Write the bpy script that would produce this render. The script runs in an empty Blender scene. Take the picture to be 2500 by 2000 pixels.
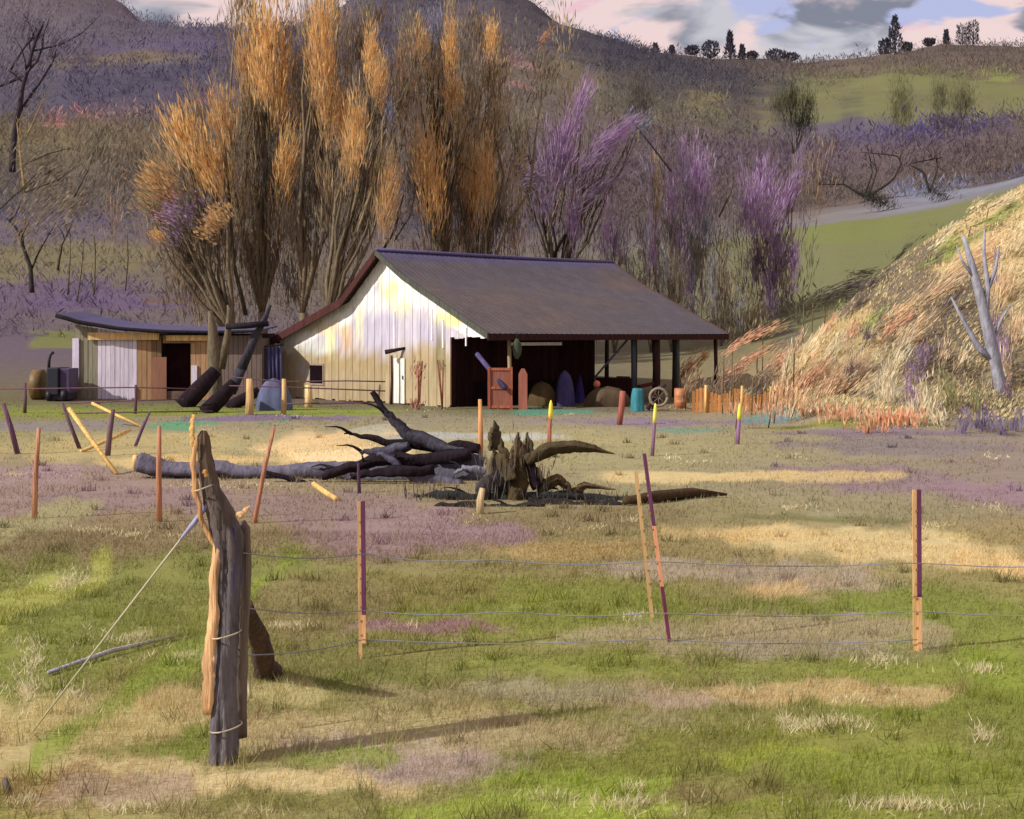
import bpy, math, random
import numpy as np
random.seed(7)
RS = np.random.RandomState(11)
F = 3472.0          # focal length in photograph pixels (2500 wide)
H = 2.6             # eye height
HV = 820.0          # row of the horizon
# ------------------------------------------------------------------ camera, sky, sun, exposure
sc = bpy.context.scene
cam_d = bpy.data.cameras.new('camera'); cam = bpy.data.objects.new('camera', cam_d)
sc.collection.objects.link(cam); sc.camera = cam
cam.location = (0, 0, H); cam.rotation_euler = (math.radians(90), 0, 0)
cam_d.sensor_width = 36; cam_d.lens = 36 * F / 2500; cam_d.shift_y = (HV - 1000) / 2500
cam_d.clip_end = 5000; cam_d.clip_start = 0.1
SUN_EL = math.radians(35); SX, SY = 0.90, 0.43        # horizontal travel of the light
n_ = math.hypot(SX, SY); SX /= n_; SY /= n_
from mathutils import Vector
ld = Vector((SX * math.cos(SUN_EL), SY * math.cos(SUN_EL), -math.sin(SUN_EL)))
sun_d = bpy.data.lights.new('sun', 'SUN'); sun = bpy.data.objects.new('sun', sun_d)
sc.collection.objects.link(sun); sun_d.energy = 3.3; sun_d.angle = math.radians(0.6); sun_d.color = (1, .955, .885)
sun.rotation_euler = ld.to_track_quat('-Z', 'Y').to_euler(); sun.location = (-30, -20, 40)
w = bpy.data.worlds.new('World'); sc.world = w; w.use_nodes = True
nt = w.node_tree; N = nt.nodes; Lk = nt.links
for x in list(N): N.remove(x)
out = N.new('ShaderNodeOutputWorld')
sky = N.new('ShaderNodeTexSky'); sky.sky_type = 'NISHITA'; sky.sun_disc = False
sky.sun_elevation = SUN_EL; sky.sun_rotation = math.atan2(-SX, -SY)
bg1 = N.new('ShaderNodeBackground'); bg1.inputs[1].default_value = 0.10; Lk.new(sky.outputs[0], bg1.inputs[0])
tc = N.new('ShaderNodeTexCoord'); mp = N.new('ShaderNodeMapping'); mp.inputs['Scale'].default_value = (1, 1, 2.2)
Lk.new(tc.outputs['Generated'], mp.inputs[0])
def wnoise(scale, off, det=5):
    m = N.new('ShaderNodeMapping'); m.inputs['Location'].default_value = off; Lk.new(mp.outputs[0], m.inputs[0])
    t = N.new('ShaderNodeTexNoise'); t.inputs['Scale'].default_value = scale; t.inputs['Detail'].default_value = det
    t.inputs['Distortion'].default_value = 0.5
    Lk.new(m.outputs[0], t.inputs['Vector']); return t
def wramp(src, a, b):
    r = N.new('ShaderNodeMapRange'); r.interpolation_type = 'SMOOTHSTEP'
    r.inputs[1].default_value = a; r.inputs[2].default_value = b; Lk.new(src, r.inputs[0]); return r.outputs[0]
def wmix(fac, a, b):
    m = N.new('ShaderNodeMix'); m.data_type = 'RGBA'; Lk.new(fac, m.inputs[0])
    for i, c in ((6, a), (7, b)):
        if isinstance(c, tuple): m.inputs[i].default_value = (*c, 1)
        else: Lk.new(c, m.inputs[i])
    return m.outputs[2]
c = wmix(wramp(wnoise(9, (3, 1, 5)).outputs[0], .49, .62), (.17, .17, .21), (.48, .46, .49))
c = wmix(wramp(wnoise(11, (7, 4, 1)).outputs[0], .46, .56), c, (.72, .54, .51))
c = wmix(wramp(wnoise(13, (1, 9, 2)).outputs[0], .56, .64), c, (.38, .40, .60))
c = wmix(wramp(wnoise(14, (5, 2, 8)).outputs[0], .60, .66), c, (.70, .44, .48))
bg2 = N.new('ShaderNodeBackground'); bg2.inputs[1].default_value = 1.0; Lk.new(c, bg2.inputs[0])
mx = N.new('ShaderNodeMixShader'); mx.inputs[0].default_value = .88
Lk.new(bg1.outputs[0], mx.inputs[1]); Lk.new(bg2.outputs[0], mx.inputs[2]); Lk.new(mx.outputs[0], out.inputs[0])
sc.view_settings.view_transform = 'Standard'; sc.view_settings.look = 'None'
sc.view_settings.exposure = 0.38; sc.view_settings.gamma = 1
sc.cycles.max_bounces = 4

# ------------------------------------------------------------------ helpers
def lin(c, g=1.0):
    c = np.asarray(c, float) / 255
    return np.where(c <= .04045, c / 12.92, ((c + .055) / 1.055) ** 2.4) * g
def mute(c, k=.25):
    c = np.asarray(c, float); l_ = (c @ np.array([.30, .55, .15]))[..., None]; return c * (1 - k) + l_ * k
def P(u, v, Y): return np.array([(u - 1250) / F * Y, Y, H - (v - HV) / F * Y])
def G(u, v):
    Y = H * F / (v - HV); return np.array([(u - 1250) / F * Y, Y, 0.0])
def hash2(ix, iy, s):
    h = (ix * 374761393 + iy * 668265263 + s * 974634777) & 0xffffffff
    h = ((h ^ (h >> 13)) * 1274126177) & 0xffffffff
    return ((h ^ (h >> 16)) & 0xffff) / 65535.0
def vnoise(x, y, s=0):
    x = np.asarray(x, float); y = np.asarray(y, float)
    ix = np.floor(x).astype(np.int64); iy = np.floor(y).astype(np.int64); fx = x - ix; fy = y - iy
    fx = fx * fx * (3 - 2 * fx); fy = fy * fy * (3 - 2 * fy)
    a = hash2(ix, iy, s); b = hash2(ix + 1, iy, s); c_ = hash2(ix, iy + 1, s); d = hash2(ix + 1, iy + 1, s)
    return (a * (1 - fx) + b * fx) * (1 - fy) + (c_ * (1 - fx) + d * fx) * fy
def fnoise(x, y, s=0, o=3):
    r = 0; a = .5
    for i in range(o): r = r + a * (vnoise(x * 2 ** i, y * 2 ** i, s + i) - .5); a *= .5
    return r * 1.6
# ---- mesh accumulator
class MB:
    def __init__(s): s.v = []; s.c = []; s.lp = []; s.sz = []; s.sm = []; s.n = 0
    def add(s, v, faces_idx, sizes, col, smooth=False):
        v = np.asarray(v, float).reshape(-1, 3); col = np.asarray(col, float)
        if col.ndim == 1: col = np.tile(col, (len(v), 1))
        s.v.append(v); s.c.append(col); s.lp.append(np.asarray(faces_idx).ravel() + s.n)
        s.sz.append(np.asarray(sizes).ravel()); s.sm.append(np.full(len(sizes), smooth)); s.n += len(v)
        return s
    def hexa(s, p, col):      # 8 corners: bottom 0-3, top 4-7
        return s.add(p, [0, 3, 2, 1, 4, 5, 6, 7, 0, 1, 5, 4, 1, 2, 6, 5, 2, 3, 7, 6, 3, 0, 4, 7], [4] * 6, col)
    def box(s, a, b, col, fn=None):
        (x0, y0, z0), (x1, y1, z1) = a, b
        p = [(x0, y0, z0), (x1, y0, z0), (x1, y1, z0), (x0, y1, z0), (x0, y0, z1), (x1, y0, z1), (x1, y1, z1), (x0, y1, z1)]
        if fn: p = [fn(*q) for q in p]
        return s.hexa(p, col)
    def tube(s, pts, rad, col, sides=7, rough=0.0, seed=0, flat=1.0, col2=None):
        pts = np.asarray(pts, float); n = len(pts); rad = np.broadcast_to(np.asarray(rad, float), (n,))
        t = np.gradient(pts, axis=0); t /= np.linalg.norm(t, axis=1)[:, None] + 1e-9
        ref = np.array([0, 1., 0]) if abs(t[0][1]) < .8 else np.array([1., 0, 0])
        V = []; cl_ = np.concatenate([[0], np.cumsum(np.linalg.norm(np.diff(pts, axis=0), axis=1))]) / (rad.mean() * 5 + 1e-6)
        a = np.arange(sides) / sides * 2 * math.pi
        for i in range(n):
            s1 = np.cross(t[i], ref); s1 /= np.linalg.norm(s1) + 1e-9; s2 = np.cross(s1, t[i])
            r = rad[i] * (1 + rough * (vnoise(a * 1.9 + 5, np.full(sides, cl_[i] + seed * 7.3), seed) - .5) * 2
                          + rough * .7 * (hash2(np.arange(sides), np.zeros(sides, int), seed + 3) - .5))
            V.append(pts[i] + np.outer(np.cos(a) * r, s1) + np.outer(np.sin(a) * r * flat, s2))
        V = np.concatenate(V)
        if rough > .2: V = V + RS.randn(len(V), 3) * (np.repeat(rad, sides) * .05)[:, None]
        k = np.arange(sides); k2 = (k + 1) % sides
        f = [np.stack([i * sides + k, i * sides + k2, (i + 1) * sides + k2, (i + 1) * sides + k], 1) for i in range(n - 1)]
        idx = list(np.concatenate(f).ravel()) + list(k[::-1]) + list((n - 1) * sides + k)
        sz = [4] * (sides * (n - 1)) + [sides] * 2
        cc = np.asarray(col, float)
        if col2 is not None:
            g = np.repeat(np.linspace(0, 1, n), sides)[:, None]; cc = cc * (1 - g) + np.asarray(col2) * g
        s.add(V, idx, sz, cc, True); return s
    def cyl(s, base, r, h, col, sides=18, ribs=()):
        z = [0, h]; rr = [r, r]
        if ribs:
            z = []; rr = []
            zs = sorted([0, h] + [q for q0 in ribs for q in (q0 - .02, q0, q0 + .02)])
            for q in zs: z.append(q); rr.append(r * 1.04 if q in ribs else r)
        pts = [(base[0], base[1], base[2] + q) for q in z]
        return s.tube(pts, rr, col, sides)
    def blades(s, c0, d, L, w, col):
        n = len(c0)
        if not n: return s
        d = d / (np.linalg.norm(d, axis=1)[:, None] + 1e-9)
        sd = np.cross(d, RS.randn(n, 3)); sd /= np.linalg.norm(sd, axis=1)[:, None] + 1e-9
        L = np.broadcast_to(L, (n,))[:, None]; w = np.broadcast_to(w, (n,))[:, None]
        m = c0 + d * L * .5
        V = np.stack([c0, m + sd * w * .5, c0 + d * L, m - sd * w * .5], 1).reshape(-1, 3)
        return s.add(V, np.arange(4 * n), np.full(n, 4), np.repeat(col, 4, 0))
    def tris(s, c0, d, L, w, col):
        n = len(c0); d = d / (np.linalg.norm(d, axis=1)[:, None] + 1e-9)
        sd = np.cross(d, RS.randn(n, 3)); sd /= np.linalg.norm(sd, axis=1)[:, None] + 1e-9
        L = np.broadcast_to(L, (n,))[:, None]; w = np.broadcast_to(w, (n,))[:, None]
        V = np.stack([c0 - sd * w * .5, c0 + sd * w * .5, c0 + d * L], 1).reshape(-1, 3)
        return s.add(V, np.arange(3 * n), np.full(n, 3), np.repeat(col, 3, 0))
    def build(s, name, mat, parent=None, origin=None, bevel=0):
        v = np.concatenate(s.v); lp = np.concatenate(s.lp).astype(np.int32); sz = np.concatenate(s.sz).astype(np.int32)
        if parent is not None: origin = PO[parent.name]
        if origin is None: origin = np.array([v[:, 0].mean(), v[:, 1].mean(), v[:, 2].min()])
        origin = np.asarray(origin, float); v = v - origin
        me = bpy.data.meshes.new(name); me.vertices.add(len(v)); me.vertices.foreach_set('co', v.ravel().astype(np.float32))
        me.loops.add(len(lp)); me.loops.foreach_set('vertex_index', lp)
        me.polygons.add(len(sz)); st = np.concatenate([[0], np.cumsum(sz)[:-1]]).astype(np.int32)
        me.polygons.foreach_set('loop_start', st); me.polygons.foreach_set('loop_total', sz)
        me.polygons.foreach_set('use_smooth', np.concatenate(s.sm))
        me.update(calc_edges=True)
        at = me.color_attributes.new('Col', 'FLOAT_COLOR', 'POINT')
        cc = np.ones((len(v), 4), np.float32); cc[:, :3] = np.concatenate(s.c); at.data.foreach_set('color', cc.ravel())
        me.materials.append(MAT[mat]); me.validate()
        o = bpy.data.objects.new(name, me); sc.collection.objects.link(o)
        if parent is not None: o.parent = parent
        else: o.location = origin
        PO[o.name] = origin
        if bevel:
            b = o.modifiers.new('bevel', 'BEVEL'); b.width = bevel; b.segments = 2; b.limit_method = 'ANGLE'
        return o
PO = {}
def sub(name, mb, mat, part):      # sub-part: same origin as its part's thing
    o = mb.build(name, mat, None, PO[part.name]); o.location = (0, 0, 0); o.parent = part; return o
def tag(o, label, cat, group=None):
    o['label'] = label; o['category'] = cat; o['kind'] = 'thing'
    if group: o['group'] = group
    return o
def thing(name, label, cat, loc, group=None):
    o = bpy.data.objects.new(name, None); sc.collection.objects.link(o); o.location = tuple(loc); o.empty_display_size = .3
    PO[o.name] = np.asarray(loc, float); return tag(o, label, cat, group)
# ---- materials (pigment comes from the mesh's own Col attribute, broken up by noise)
MAT = {}
def mat(name, rough=.9, ns=3.0, amt=.35, stretch=(1, 1, 1), bump=.0, bscale=30, spec=.2, metal=0, ns2=None, amt2=.25, trans=0):
    m = bpy.data.materials.new(name); m.use_nodes = True; t = m.node_tree; n = t.nodes; l = t.links
    b = n['Principled BSDF']; b.inputs['Roughness'].default_value = rough; b.inputs['Specular IOR Level'].default_value = spec
    b.inputs['Metallic'].default_value = metal
    a = n.new('ShaderNodeAttribute'); a.attribute_name = 'Col'
    tc = n.new('ShaderNodeTexCoord'); mp = n.new('ShaderNodeMapping'); mp.inputs['Scale'].default_value = stretch
    l.new(tc.outputs['Object'], mp.inputs[0]); col = a.outputs['Color']
    for (s_, am) in ((ns, amt), (ns2, amt2)):
        if not s_: continue
        tx = n.new('ShaderNodeTexNoise'); tx.inputs['Scale'].default_value = s_; tx.inputs['Detail'].default_value = 6; tx.inputs['Roughness'].default_value = .65
        l.new(mp.outputs[0], tx.inputs['Vector'])
        r = n.new('ShaderNodeMapRange'); r.inputs[1].default_value = .3; r.inputs[2].default_value = .7
        r.inputs[3].default_value = 1 - am; r.inputs[4].default_value = 1 + am; l.new(tx.outputs[0], r.inputs[0])
        mu = n.new('ShaderNodeVectorMath'); mu.operation = 'SCALE'; l.new(col, mu.inputs[0]); l.new(r.outputs[0], mu.inputs['Scale']); col = mu.outputs[0]
    l.new(col, b.inputs['Base Color'])
    if bump:
        tx = n.new('ShaderNodeTexNoise'); tx.inputs['Scale'].default_value = bscale; tx.inputs['Detail'].default_value = 5
        l.new(mp.outputs[0], tx.inputs['Vector']); bp = n.new('ShaderNodeBump'); bp.inputs['Strength'].default_value = bump; bp.inputs['Distance'].default_value = .03
        l.new(tx.outputs[0], bp.inputs['Height']); l.new(bp.outputs[0], b.inputs['Normal'])
    if trans:
        tr = n.new('ShaderNodeBsdfTranslucent'); l.new(col, tr.inputs[0]); ms = n.new('ShaderNodeMixShader'); ms.inputs[0].default_value = trans
        l.new(b.outputs[0], ms.inputs[1]); l.new(tr.outputs[0], ms.inputs[2]); l.new(ms.outputs[0], n['Material Output'].inputs[0])
    MAT[name] = m
mat('soil_and_turf', .95, 2.5, .10, (1, 1, 1), .4, 14, .05, ns2=22, amt2=.16)
mat('leafage', .9, .8, .18, spec=.05, trans=.42)
mat('grass_blades', .9, 1.2, .10, spec=.05, trans=.45)
mat('bark', .95, 9, .4, (1, 1, .35), .8, 18, .1)
mat('weathered_wood', .9, 24, .42, (1, 1, .07), .8, 40, .15, ns2=5, amt2=.2)
mat('painted_board', .75, 10, .16, (1, 1, .12), .3, 30, .2, ns2=2.2, amt2=.12)
mat('rusty_sheet', .95, 1.6, .14, (1, 1, 1), .15, 20, .08, ns2=9, amt2=.12)
mat('metal', .55, 8, .25, (1, 1, 1), .1, 30, .4)
mat('cloth', .85, 3, .3, (1, 1, .5), .5, 8, .15)
mat('dark_interior', 1, 3, .3, spec=0)
mat('wire', .6, 3, .15, spec=.4)

# ------------------------------------------------------------------ terrain
U0 = [-1200, 0, 600, 1200, 1700, 1850, 1950, 2050, 2150, 2300, 2500, 3100, 4000]
def zv(Y, vs): return [H + (HV - v) * Y / F for v in vs]
RINGS = [
 (1, U0, [0]*13), (38, U0, [0]*13),
 (43, U0, [0, 0, 0, 0, 0, 0, .1, .5, .7, .9, 1.0, 1.0, 1.0]),
 (48, U0, [0, 0, 0, 0, 0, .2, .9, 1.8, 2.4, 3.2, 4.0, 4.4, 4.5]),
 (55, U0, [0, 0, 0, 0, 0, .5, 1.9, 3.1, 4.3, 6.0, 7.8, 9, 9]),
 (62, U0, [.2, .1, 0, 0, 0, .4, 1.2, 2.6, 4.0, 6.2, 8.2, 10, 10]),
 (80, U0, zv(80, [840, 850, 860, 865, 850, 830, 810, 790, 770, 730, 690, 650, 640])),
 (110, U0, zv(110, [710, 715, 735, 745, 735, 700, 680, 655, 640, 610, 570, 540, 530])),
 (150, U0, zv(150, [600, 615, 640, 650, 610, 585, 565, 550, 540, 515, 470, 440, 430])),
 (175, U0, zv(175, [560, 570, 600, 610, 570, 555, 540, 522, 510, 490, 435, 410, 400])),
 (220, U0, zv(220, [500, 510, 520, 530, 520, 510, 500, 490, 480, 462, 425, 400, 390])),
 (300, U0, zv(300, [340, 335, 350, 410, 420, 410, 400, 385, 375, 360, 340, 320, 310])),
 (420, U0, zv(420, [310, 300, 270, 190, 270, 300, 295, 290, 285, 280, 270, 250, 240])),
 (600, U0, zv(600, [120, 130, 110, 110, 190, 200, 198, 192, 186, 182, 176, 160, 150])),
 (720, U0, zv(720, [20, 30, 90, 20, 165, 172, 172, 165, 160, 150, 148, 130, 120])),
 (900, [-1200, 0, 200, 300, 350, 420, 520, 700, 800, 850, 950, 1200, 1300, 1370, 1480, 1600, 1750, 1850, 1950, 2150, 2300, 2500, 3100, 4000],
   zv(900, [-300, -200, -60, 10, 66, 78, 74, 76, 60, 0, -60, -50, 0, 66, 96, 134, 150, 148, 154, 131, 112, 113, 90, 60])),
 (1500, U0, zv(1500, [500]*13))]
RY = np.array([r[0] for r in RINGS], float)
def cleft(X, Y, z):      # furrows that run slantwise down the right bank
    a = X * .62 - z * .9 + Y * .25; b = X * .5 + z * .6 + Y * .35
    return np.abs(fnoise(a / 2.6, b / 7.5, 15, 3)) * 1.5
def terr(X, Y):
    X = np.asarray(X, float); Y = np.asarray(Y, float)
    u = 1250 + F * X / np.maximum(Y, .5)
    zs = np.stack([np.interp(u, r[1], r[2]) for r in RINGS], 0)
    k = np.clip(np.searchsorted(RY, Y, side='right') - 1, 0, len(RY) - 2)
    f = np.clip((Y - RY[k]) / (RY[k + 1] - RY[k]), 0, 1)
    z0 = np.take_along_axis(zs, k[None], 0)[0]; z1 = np.take_along_axis(zs, (k + 1)[None], 0)[0]
    z = z0 + (z1 - z0) * f
    amp = np.clip((Y - 60) / 400, 0, 1) * 5 + np.clip((Y - 40) / 25, 0, 1) * .25 * (u > 1700)
    z = z + fnoise(X / 38, Y / 38, 5) * amp + fnoise(X / 1.7, Y / 1.7, 9) * .05
    bk = np.clip((u - 1880) / 250, 0, 1) * np.clip((Y - 40) / 8, 0, 1) * np.clip((75 - Y) / 15, 0, 1)
    rg = cleft(X, Y, z); z = z + bk * (np.clip(rg, 0, .35) * 4.0 - .7)
    return z
def tz(X, Y): return float(terr(np.array([X]), np.array([Y]))[0])
YY = np.exp(np.linspace(math.log(2.5), math.log(1000), 900))
def hit(u, v):       # first ground point met along the ray through (u,v)
    z = terr((u - 1250) / F * YY, YY); vv = HV - (z - H) * F / YY
    k = np.where(vv <= v)[0]
    if not len(k): return None
    Y = YY[k[0]]; return np.array([(u - 1250) / F * Y, Y, z[k[0]]])
# zone colours by distance and bearing (plants and soil, plus distance haze painted in as violet)
UC = [0, 500, 1000, 1500, 2000, 2500]
CZ = [
 (4,  [(140,130,80),(150,140,100),(140,140,80),(140,145,65),(135,140,60),(140,145,65)]),
 (9,  [(150,140,85),(150,142,95),(140,138,85),(138,138,80),(135,136,75),(128,135,62)]),
 (12, [(127,128,68),(130,126,78),(128,130,66),(138,136,78),(140,138,88),(130,134,64)]),
 (18, [(132,120,90),(134,120,92),(134,124,88),(140,130,90),(150,138,98),(148,135,95)]),
 (24, [(138,120,112),(145,128,112),(140,128,104),(142,136,108),(142,134,112),(136,122,120)]),
 (34, [(150,142,106),(158,150,112),(156,148,112),(152,146,108),(146,138,112),(138,126,124)]),
 (44, [(126,122,88),(140,128,112),(134,128,110),(140,132,116),(136,126,112),(130,122,100)]),
 (50, [(118,124,64),(112,120,58),(110,108,80),(110,100,86),(170,148,108),(184,162,120)]),
 (56, [(105,100,75),(100,92,84),(98,88,80),(104,96,84),(168,148,108),(190,168,124)]),
 (80, [(98,86,106),(100,88,108),(100,88,96),(112,106,88),(108,108,80),(106,112,66)]),
 (110,[(104,94,98),(104,96,92),(104,92,90),(104,100,82),(108,110,78),(104,110,68)]),
 (150,[(112,106,86),(110,102,88),(102,92,88),(104,100,90),(110,112,76),(108,112,74)]),
 (165,[(104,94,98),(102,90,96),(100,88,90),(104,98,104),(116,114,122),(110,112,130)]),
 (185,[(92,86,104),(96,88,96),(98,86,88),(96,88,92),(112,106,110),(110,110,150)]),
 (220,[(96,88,92),(98,88,86),(98,86,86),(96,84,84),(98,86,84),(96,84,80)]),
 (300,[(112,102,80),(110,98,84),(100,92,84),(98,84,92),(98,84,98),(100,88,90)]),
 (420,[(84,80,98),(88,80,96),(98,88,86),(104,98,84),(106,106,78),(110,110,78)]),
 (600,[(90,84,102),(88,82,102),(84,78,96),(96,88,88),(106,94,86),(104,92,84)]),
 (900,[(116,102,108),(96,88,106),(72,68,84),(78,74,84),(88,78,78),(88,80,78)])]
CY = np.array([c_[0] for c_ in CZ], float); CC = np.stack([lin(c_[1]) for c_ in CZ], 0)
PATCH = []
def patch(u, v, ru, rv, col, s=1.0, tilt=0):
    p = hit(u, v)
    if p is None: return
    q = hit(u, v - rv) ; r_ = hit(u, v + rv)
    ry = ((q[1] if q is not None else p[1] * 1.1) - (r_[1] if r_ is not None else p[1] * .9)) / 2
    PATCH.append((p[0], p[1], ru * p[1] / F, max(ry, .15), lin(col), s, tilt * 0))
for a in [
 (150,1200,300,55,(144,124,126)),(60,1160,160,22,(150,128,138)),(400,1215,260,26,(138,118,124)),(1000,1290,230,55,(144,120,132)),(1150,1300,120,26,(144,120,134)),(800,1240,200,30,(138,118,122)),
 (2320,1200,260,45,(140,120,132)),(2430,1200,150,24,(142,118,136)),(2050,1160,200,24,(134,116,128)),(2200,1090,250,20,(126,116,124)),
 (850,1085,180,32,(214,186,140)),(840,1110,150,14,(222,200,160)),(430,1130,170,14,(200,176,124)),(330,1090,200,30,(170,156,112)),(1250,1075,300,20,(158,150,112)),
 (1700,1165,260,14,(200,180,130)),(1930,1165,240,12,(190,170,124)),(1500,1110,400,24,(150,144,110)),(2100,1240,330,30,(142,136,108)),(1750,1230,320,24,(146,140,110)),
 (1280,1068,120,9,(170,174,178)),(1050,1065,120,9,(160,164,170)),(905,1045,50,10,(160,160,150)),(1300,1005,95,7,(74,140,124)),(440,1035,90,9,(84,146,116)),(1850,1030,100,9,(74,142,142)),(1750,1050,80,6,(110,140,130)),(720,1028,30,5,(96,140,112)),
 (200,1012,240,9,(124,134,52)),(100,1040,220,9,(128,122,128)),(740,1008,190,9,(124,140,48)),(1110,990,40,6,(128,136,60)),(2050,1042,200,8,(122,130,52)),(650,1022,160,6,(116,100,140)),(1600,1030,250,7,(130,114,140)),(2200,1060,260,6,(122,108,130)),
 (1650,1250,350,30,(136,128,94)),(1480,1260,260,24,(128,116,86)),(1380,1340,160,22,(160,140,92)),(2000,1270,200,10,(116,116,76)),
 (2080,1320,340,28,(196,180,134)),(2250,1350,300,30,(194,176,132)),(2440,1380,140,30,(204,180,134)),(1850,1310,200,18,(196,174,126)),(1800,1395,300,26,(162,150,140)),(1950,1430,200,16,(168,152,140)),(1870,1440,120,18,(186,164,122)),(2180,1390,70,24,(150,142,96)),
 (1230,1480,420,60,(128,136,54)),(1000,1440,240,40,(134,128,74)),(1500,1490,260,30,(128,136,56)),(2000,1490,280,22,(124,134,54)),(2350,1510,260,70,(124,136,54)),(1950,1550,300,40,(160,150,124)),(1650,1560,250,26,(156,148,118)),(1950,1600,200,34,(152,144,128)),
 (1900,1650,300,26,(128,134,62)),(2300,1700,300,80,(128,138,52)),(2450,1650,150,80,(130,146,46)),(1400,1620,260,24,(128,136,58)),(1560,1700,300,26,(156,144,112)),(2000,1710,320,24,(182,162,122)),(1700,1720,160,16,(168,152,140)),(1600,1760,120,20,(146,140,104)),
 (1700,1830,340,46,(128,130,60)),(1950,1850,220,30,(146,158,44)),(2000,1800,300,30,(130,134,60)),(2200,1900,300,60,(132,142,54)),(1500,1870,220,50,(128,134,56)),(1750,1950,160,34,(128,118,74)),(1430,1920,180,30,(140,156,50)),(1300,1980,300,16,(150,168,54)),(1950,1980,260,24,(138,148,56)),
 (300,1450,360,110,(122,128,62)),(150,1560,240,120,(124,132,60)),(470,1560,140,100,(126,130,60)),(20,1500,50,180,(156,160,76)),(800,1560,260,60,(128,126,72)),(700,1480,180,60,(132,122,82)),(900,1660,240,30,(118,122,62)),
 (230,1775,300,60,(180,168,122)),(380,1730,120,26,(180,164,120)),(640,1690,110,26,(176,168,122)),(60,1830,160,26,(172,158,112)),(700,1790,240,40,(172,158,120)),(640,1915,340,20,(196,180,140)),(300,1890,200,18,(188,174,134)),(880,1930,200,18,(188,174,134)),
 (980,1830,300,46,(168,154,138)),(1080,1880,220,30,(166,150,150)),(820,1860,140,20,(140,150,72)),(480,1820,60,40,(126,138,52)),(420,1850,120,16,(128,138,60)),(150,1925,180,40,(158,136,90)),(330,1940,140,34,(166,148,130)),(700,1970,160,20,(128,126,70)),(1150,1700,260,26,(150,140,104)),
 (1330,1690,180,24,(150,146,120)),(1050,1770,240,40,(166,156,114)),(1280,1800,150,40,(164,152,118)),(480,1550,40,180,(130,146,50)),(1060,1530,160,12,(146,112,126)),(60,1280,90,60,(150,146,110)),
 # hill colours
 (300,285,60,7,(150,116,120)),(330,278,40,6,(156,118,124)),(560,246,50,6,(200,112,130)),(200,304,24,5,(200,120,130)),(1250,152,70,6,(148,112,116)),(1255,205,45,6,(150,110,116)),  # pink patches paint rosy light onto bare ground
 (1980,320,160,16,(88,80,108)),(2200,330,160,16,(88,78,112)),(2320,310,100,20,(86,76,124)),(150,240,240,40,(80,76,96)),(420,200,200,50,(78,74,98)),(400,120,160,24,(92,84,116)),(300,150,140,16,(110,98,84)),(560,110,120,14,(92,84,116)),
 (2100,210,220,20,(106,106,76)),(2380,210,180,30,(110,112,74)),(2050,235,60,14,(110,112,72)),(2430,195,60,8,(122,134,64)),(1700,250,120,30,(122,112,80)),(1500,170,150,18,(120,108,84)),(1790,240,60,40,(96,86,84)),
 (2000,560,160,20,(108,116,66)),(2080,525,110,12,(116,114,122)),(2350,470,100,12,(118,122,146)),(2230,505,70,8,(118,120,140)),
 (2380,560,110,12,(108,118,64)),(2250,640,90,10,(136,150,74)),(2150,760,60,20,(140,160,60)),
 (1620,165,230,34,(72,70,82)),(1450,120,120,30,(74,70,84)),(2100,720,60,16,(94,84,82)),(2200,640,50,10,(90,82,80)),(2330,730,50,14,(96,86,84)),(2290,850,50,18,(96,86,84)),(2130,900,40,16,(100,88,86)),(60,560,200,40,(96,88,110)),(150,640,200,50,(116,108,84)),(120,720,200,40,(100,86,112)),(300,740,160,20,(100,84,120)),(440,735,90,8,(110,86,60)),(150,830,60,20,(112,116,64)),(1080,560,300,18,(82,78,92)),(100,340,180,24,(112,100,78))]:
    patch(*a)
PA = PATCH
def bank_z(X, Y):
    return terr(X, Y)
def gcol(X, Y, blur=1.0):
    X = np.asarray(X, float); Y = np.asarray(Y, float)
    Xw = X + fnoise(X / (Y * .05), Y / (Y * .0 + 3.0), 21) * Y * .05; Yw = Y * (1 + fnoise(X / (Y * .03), Y / 2.2, 33) * .05)
    u = 1250 + F * Xw / Yw; k = np.clip(np.searchsorted(CY, Yw, side='right') - 1, 0, len(CY) - 2)
    f = np.clip((Yw - CY[k]) / (CY[k + 1] - CY[k]), 0, 1)[:, None]; f = f * f * (3 - 2 * f)
    fu = np.clip(u / 500, 0, 4.999); iu = fu.astype(int); fu = (fu - iu)[:, None]
    col = (CC[k, iu] * (1 - fu) + CC[k, iu + 1] * fu) * (1 - f) + (CC[k + 1, iu] * (1 - fu) + CC[k + 1, iu + 1] * fu) * f
    nz = fnoise(X / (Y * .012), Y / (Y * .02), 41) * .9 + fnoise(X / (Y * .035), Y / (Y * .05), 45)
    for (px, py, rx, ry, c_, s_, tl) in PA:
        d = np.sqrt(((Xw - px) / rx) ** 2 + ((Yw - py) / ry) ** 2) + nz * .5
        m = np.clip((1.4 - d) / .6, 0, 1)[:, None]; m = m * m * (3 - 2 * m) * .88 * s_
        col = col * (1 - m) + c_ * m
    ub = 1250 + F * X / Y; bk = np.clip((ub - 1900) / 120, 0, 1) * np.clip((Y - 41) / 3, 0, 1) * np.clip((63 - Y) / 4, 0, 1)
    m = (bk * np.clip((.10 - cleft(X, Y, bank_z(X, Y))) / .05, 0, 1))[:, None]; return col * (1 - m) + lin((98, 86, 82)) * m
uu = np.concatenate([np.arange(-2600, -200, 60), np.arange(-200, 2700, 9), np.arange(2700, 5101, 60)]).astype(float)
ys = np.concatenate([np.exp(np.linspace(math.log(1.0), math.log(6.5), 20))[:-1], np.exp(np.linspace(math.log(6.5), math.log(80), 330)), np.exp(np.linspace(math.log(80), math.log(1000), 190))[1:], [1150, 1500]])
UG, YG = np.meshgrid(uu, ys); XG = (UG - 1250) / F * YG
zz = terr(XG.ravel(), YG.ravel())
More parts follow.
